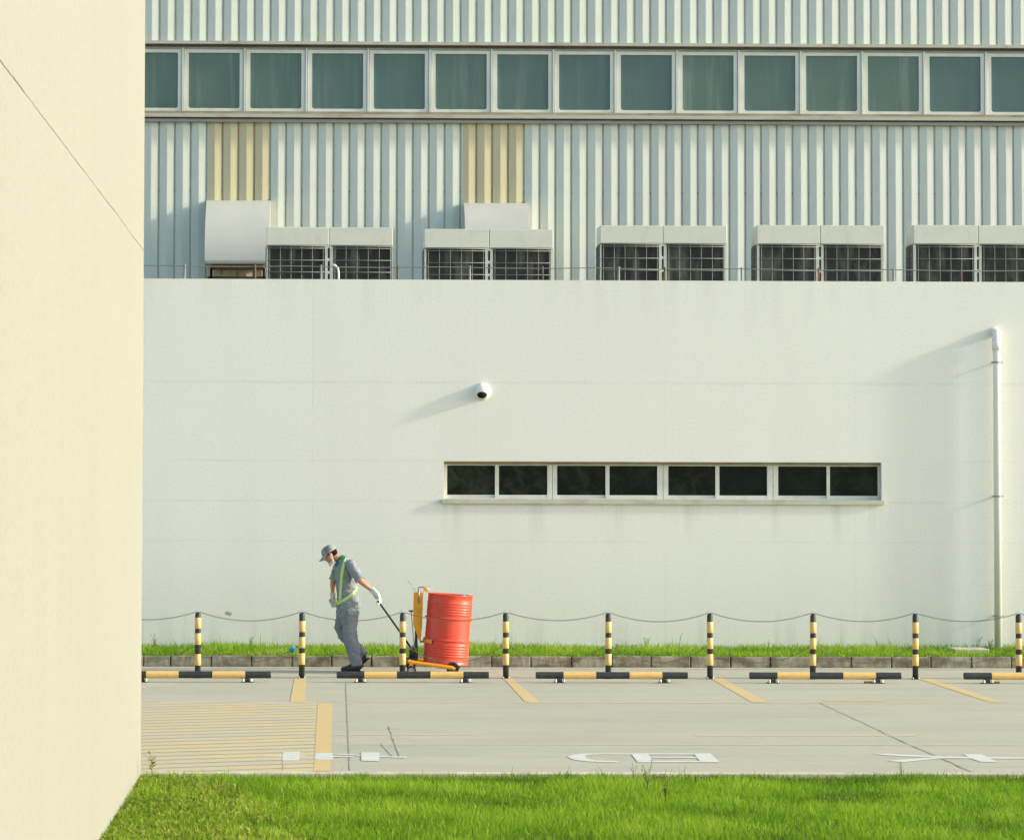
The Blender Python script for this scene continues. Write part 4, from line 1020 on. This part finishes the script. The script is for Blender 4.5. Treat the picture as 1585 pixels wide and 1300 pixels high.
m.add(vs_, [(i * 4 + j, i * 4 + 4 + j, i * 4 + 5 + j, i * 4 + 1 + j) for i in range(nb) for j in range(3)], True)
m.build('brim', M['cap'], capo).modifiers.new('s', 'SOLIDIFY').thickness = 0.005
m = MB(); vs_ = []
for i in range(7):
    th = math.pi / 2 * (0.08 + 0.8 * i / 6)
    for j in range(6):
        q = R(-118 + 10.5 * j + i * 1.0); rr = math.cos(th) ** 0.72 * 1.022
        vs_.append(HP(-0.012 + 0.108 * rr * math.cos(q), 0.09 * rr * math.sin(q), 0.028 + 0.100 * math.sin(th)))
m.add(vs_, [(i * 6 + j, i * 6 + j + 1, i * 6 + 7 + j, i * 6 + 6 + j) for i in range(6) for j in range(5)], True)
m.build('dark_panel', M['capd'], capo)
# shirt
m = MB(); torso_loft(m, 0.0)
m.loft([(P(540, 940.5), 0.162, 0.182), (P(539.5, 931), 0.160, 0.180)], 24)
def sleeve(S, E, k=1.0):
    e = S.lerp(E, 0.98); m.chain([(S + Vector((0, 0, -0.005)), 0.068 * k), (S.lerp(E, 0.4), 0.068 * k)]); m.loft([(S.lerp(E, 0.25), 0.068 * k, 0.068 * k), (S.lerp(E, 0.6), 0.066 * k, 0.066 * k), (e, 0.071 * k, 0.066 * k)], 16)
sleeve(nS, nE, 1.0); sleeve(fS, fE, 0.92)
shirt = m.build('shirt', M['cloth'], man); remesh(shirt, 0.0075, 3, 0.017, (8, 8, 14), 2.0)
m = MB(); m.loft([(P(538, 893, -0.182), 0.045, 0.01), (P(539, 904, -0.168), 0.045, 0.01)], 8, smooth=False)
# collar
m = MB(); n = 18; vs_ = []
c0, c1 = P(529.5, 868.5), P(524.5, 863.5); axc = (c1 - c0).normalized(); sx_ = Vector((0, 1, 0)); fx = axc.cross(sx_)
for i in range(n + 1):
    q = 2 * math.pi * i / n
    for (t, r_) in ((-0.03, 0.105), (0.0, 0.088), (0.055, 0.070), (0.062, 0.066)):
        vs_.append(c0 + axc * (t + (0.0)) + fx * (r_ * math.cos(q) * 0.95) + sx_ * (r_ * math.sin(q) * 1.05))
m.add(vs_, [(i * 4 + j, i * 4 + 4 + j, i * 4 + 5 + j, i * 4 + 1 + j) for i in range(n) for j in range(3)], True)
m.ball(P(524, 875, -0.05), (0.06, 0.09, 0.06), 14, 10)
m.build('collar', M['green'], man).modifiers.new('s', 'SOLIDIFY').thickness = 0.006
# trousers
m = MB()
m.loft([(P(539, 934), 0.150, 0.172), (P(539, 944), 0.152, 0.178), (P(538.5, 955), 0.138, 0.172)], 20)
m.loft([(P(541, 943, -0.085), 0.118, 0.105), (P(541, 958, -0.09), 0.108, 0.10), (P(541, 972, -0.095), 0.096, 0.092), (P(542, 986, -0.10), 0.090, 0.086), (P(546, 1003, -0.10), 0.084, 0.08), (P(549.5, 1017, -0.10), 0.078, 0.074), (P(551.5, 1029, -0.10), 0.076, 0.07)], 18)
m.loft([(P(535, 943, 0.085), 0.116, 0.105), (P(532, 957, 0.09), 0.104, 0.10), (P(529, 970, 0.10), 0.092, 0.088), (P(533, 982, 0.10), 0.084, 0.082), (P(544, 995, 0.10), 0.078, 0.076), (P(554, 1006, 0.10), 0.070, 0.07), (P(563, 1014, 0.10), 0.066, 0.064)], 18)
tro = m.build('trousers', M['trouser'], man); remesh(tro, 0.0075, 3, 0.019, (8, 8, 13), 9.0)
tp = [P(554.5, 944, -0.10), P(553, 957, -0.13), P(549, 962, -0.17), P(542, 963, -0.185)]
# shoes
def shoe(heel, toe, up, y):
    d = (toe - heel); L = d.length; d.normalize(); s_ = Vector((0, 1, 0)); u = up.normalized(); m = MB()
    secs = [(0.0, 0.045, 0.032, 0.055), (0.05, 0.062, 0.040, 0.068), (0.28, 0.066, 0.044, 0.070), (0.5, 0.052, 0.046, 0.058), (0.75, 0.038, 0.048, 0.044), (0.93, 0.032, 0.042, 0.038), (1.0, 0.020, 0.026, 0.03)]
    m.loft([(heel + d * (L * t) + u * h_, a, b) for (t, a, b, h_) in secs], 16, up=(0, 1, 0))
    o = m.build('shoe', M['shoe'], man)
    P2 = []
    prof = [(-0.02, 0.030), (0.1, 0.040), (0.35, 0.036), (0.7, 0.050), (0.92, 0.044), (1.03, 0.02)]
    poly = [heel + d * (L * t) - s_ * w_ for t, w_ in prof] + [heel + d * (L * t) + s_ * w_ for t, w_ in reversed(prof)]
    MB().prism(poly, u * 0.02).build('sole', M['rubber'], o)
    return o
hz = 0.0
h1 = P(559.5, 1037, -0.10); h1.z = 0.0; t1 = P(528, 1037, -0.12); t1.z = 0.0
shoe(h1, t1, Vector((0, 0, 1)), 0)
h2_ = P(571.5, 1020, 0.10); t2 = P(551.5, 1037, 0.10); t2.z = 0.012
dd = (t2 - h2_).normalized(); shoe(h2_, t2, Vector((0, 1, 0)).cross(dd) * -1 if (Vector((0, 1, 0)).cross(dd)).z < 0 else Vector((0, 1, 0)).cross(dd), 0)
# gloves
m = MB(); hand(m, nwr, nfw, npal, nside, 0.0105, 0.85); m.loft([(nW.lerp(nE, 0.12), 0.040, 0.038), (nW, 0.042, 0.038), (nwr, 0.036, 0.034)], 14)
gl = m.build('glove', M['glove'], man); remesh(gl, 0.0048, 2, 0.003, (40, 40, 40))
m = MB(); hand(m, fwr, fng, Vector((0.2, -1, 0)), Vector((-1, 0, 0)), 0.011, 0.35); m.loft([(fW.lerp(fE, 0.08), 0.044, 0.042), (fW, 0.045, 0.042), (fwr, 0.040, 0.034)], 14)
gl = m.build('glove', M['glove'], man); remesh(gl, 0.0048, 2, 0.003, (40, 40, 40))
# reflective harness laid over the shirt
def tsurf(px, py, sgn=-1, out_=0.016):
    ys_ = [t[0] for t in TS][::-1]; 
    cx_ = float(np.interp(py, ys_, [t[1] for t in TS][::-1])); a = float(np.interp(py, ys_, [t[2] for t in TS][::-1])); b = float(np.interp(py, ys_, [t[3] for t in TS][::-1]))
    u = max(-0.985, min(0.985, (px - cx_) / (a + 0.8))); y = sgn * (b + out_) * math.sqrt(1 - u * u)
    return P(px, py, y), Vector((u * 1.0, sgn * math.sqrt(1 - u * u) * 1.0, 0)).normalized()
def ribbon(name, path, wd, mat, par, lift=0.0, sgn=-1):
    m = MB(); vs_ = []; pts = []
    N = 22
    cum = [0]
    for a, b in zip(path[:-1], path[1:]): cum.append(cum[-1] + math.hypot(b[0] - a[0], b[1] - a[1]))
    for i in range(N + 1):
        s_ = cum[-1] * i / N; pts.append(tsurf(float(np.interp(s_, cum, [p[0] for p in path])), float(np.interp(s_, cum, [p[1] for p in path])), sgn, 0.016 + lift))
    for i, (p, nrm) in enumerate(pts):
        t = (pts[min(i + 1, N)][0] - pts[max(i - 1, 0)][0]).normalized(); w_ = t.cross(nrm).normalized() * wd / 2
        vs_ += [p - w_, p + w_]
    m.add(vs_, [(2 * i, 2 * i + 1, 2 * i + 3, 2 * i + 2) for i in range(N)], True)
    o = m.build(name, mat, par); o.modifiers.new('s', 'SOLIDIFY').thickness = 0.004; return o
z5 = lambda L: [(470 + x / 5.283, 820 + y / 5.283) for x, y in L]
front = z5([(352, 232), (328, 275), (312, 340), (305, 420), (299, 500), (296, 560), (290, 592)])
back = z5([(283, 596), (320, 576), (360, 548), (400, 516), (428, 488), (446, 460)])
for nm, path in (('harness', front), ('harness', back)):
    h = ribbon(nm, path, 0.052, M['lime'], man)
    ribbon('reflective_tape', path, 0.020, M['refl'], h, 0.005)
fr2 = z5([(243, 290), (240, 330), (248, 380), (262, 440), (275, 520), (285, 590)])
h = ribbon('harness', fr2, 0.045, M['lime'], man, 0.0, 1)
q = P(524.5, 932.5, -0.10); MB().ball(q + Vector((-0.01, -0.02, 0)), (0.035, 0.03, 0.03), 12, 8).build('buckle', M['lime'], man)

# ---------------------------------------------------------------- clean up helper properties
for o in bpy.data.objects:
    if '_w' in o: del o['_w']
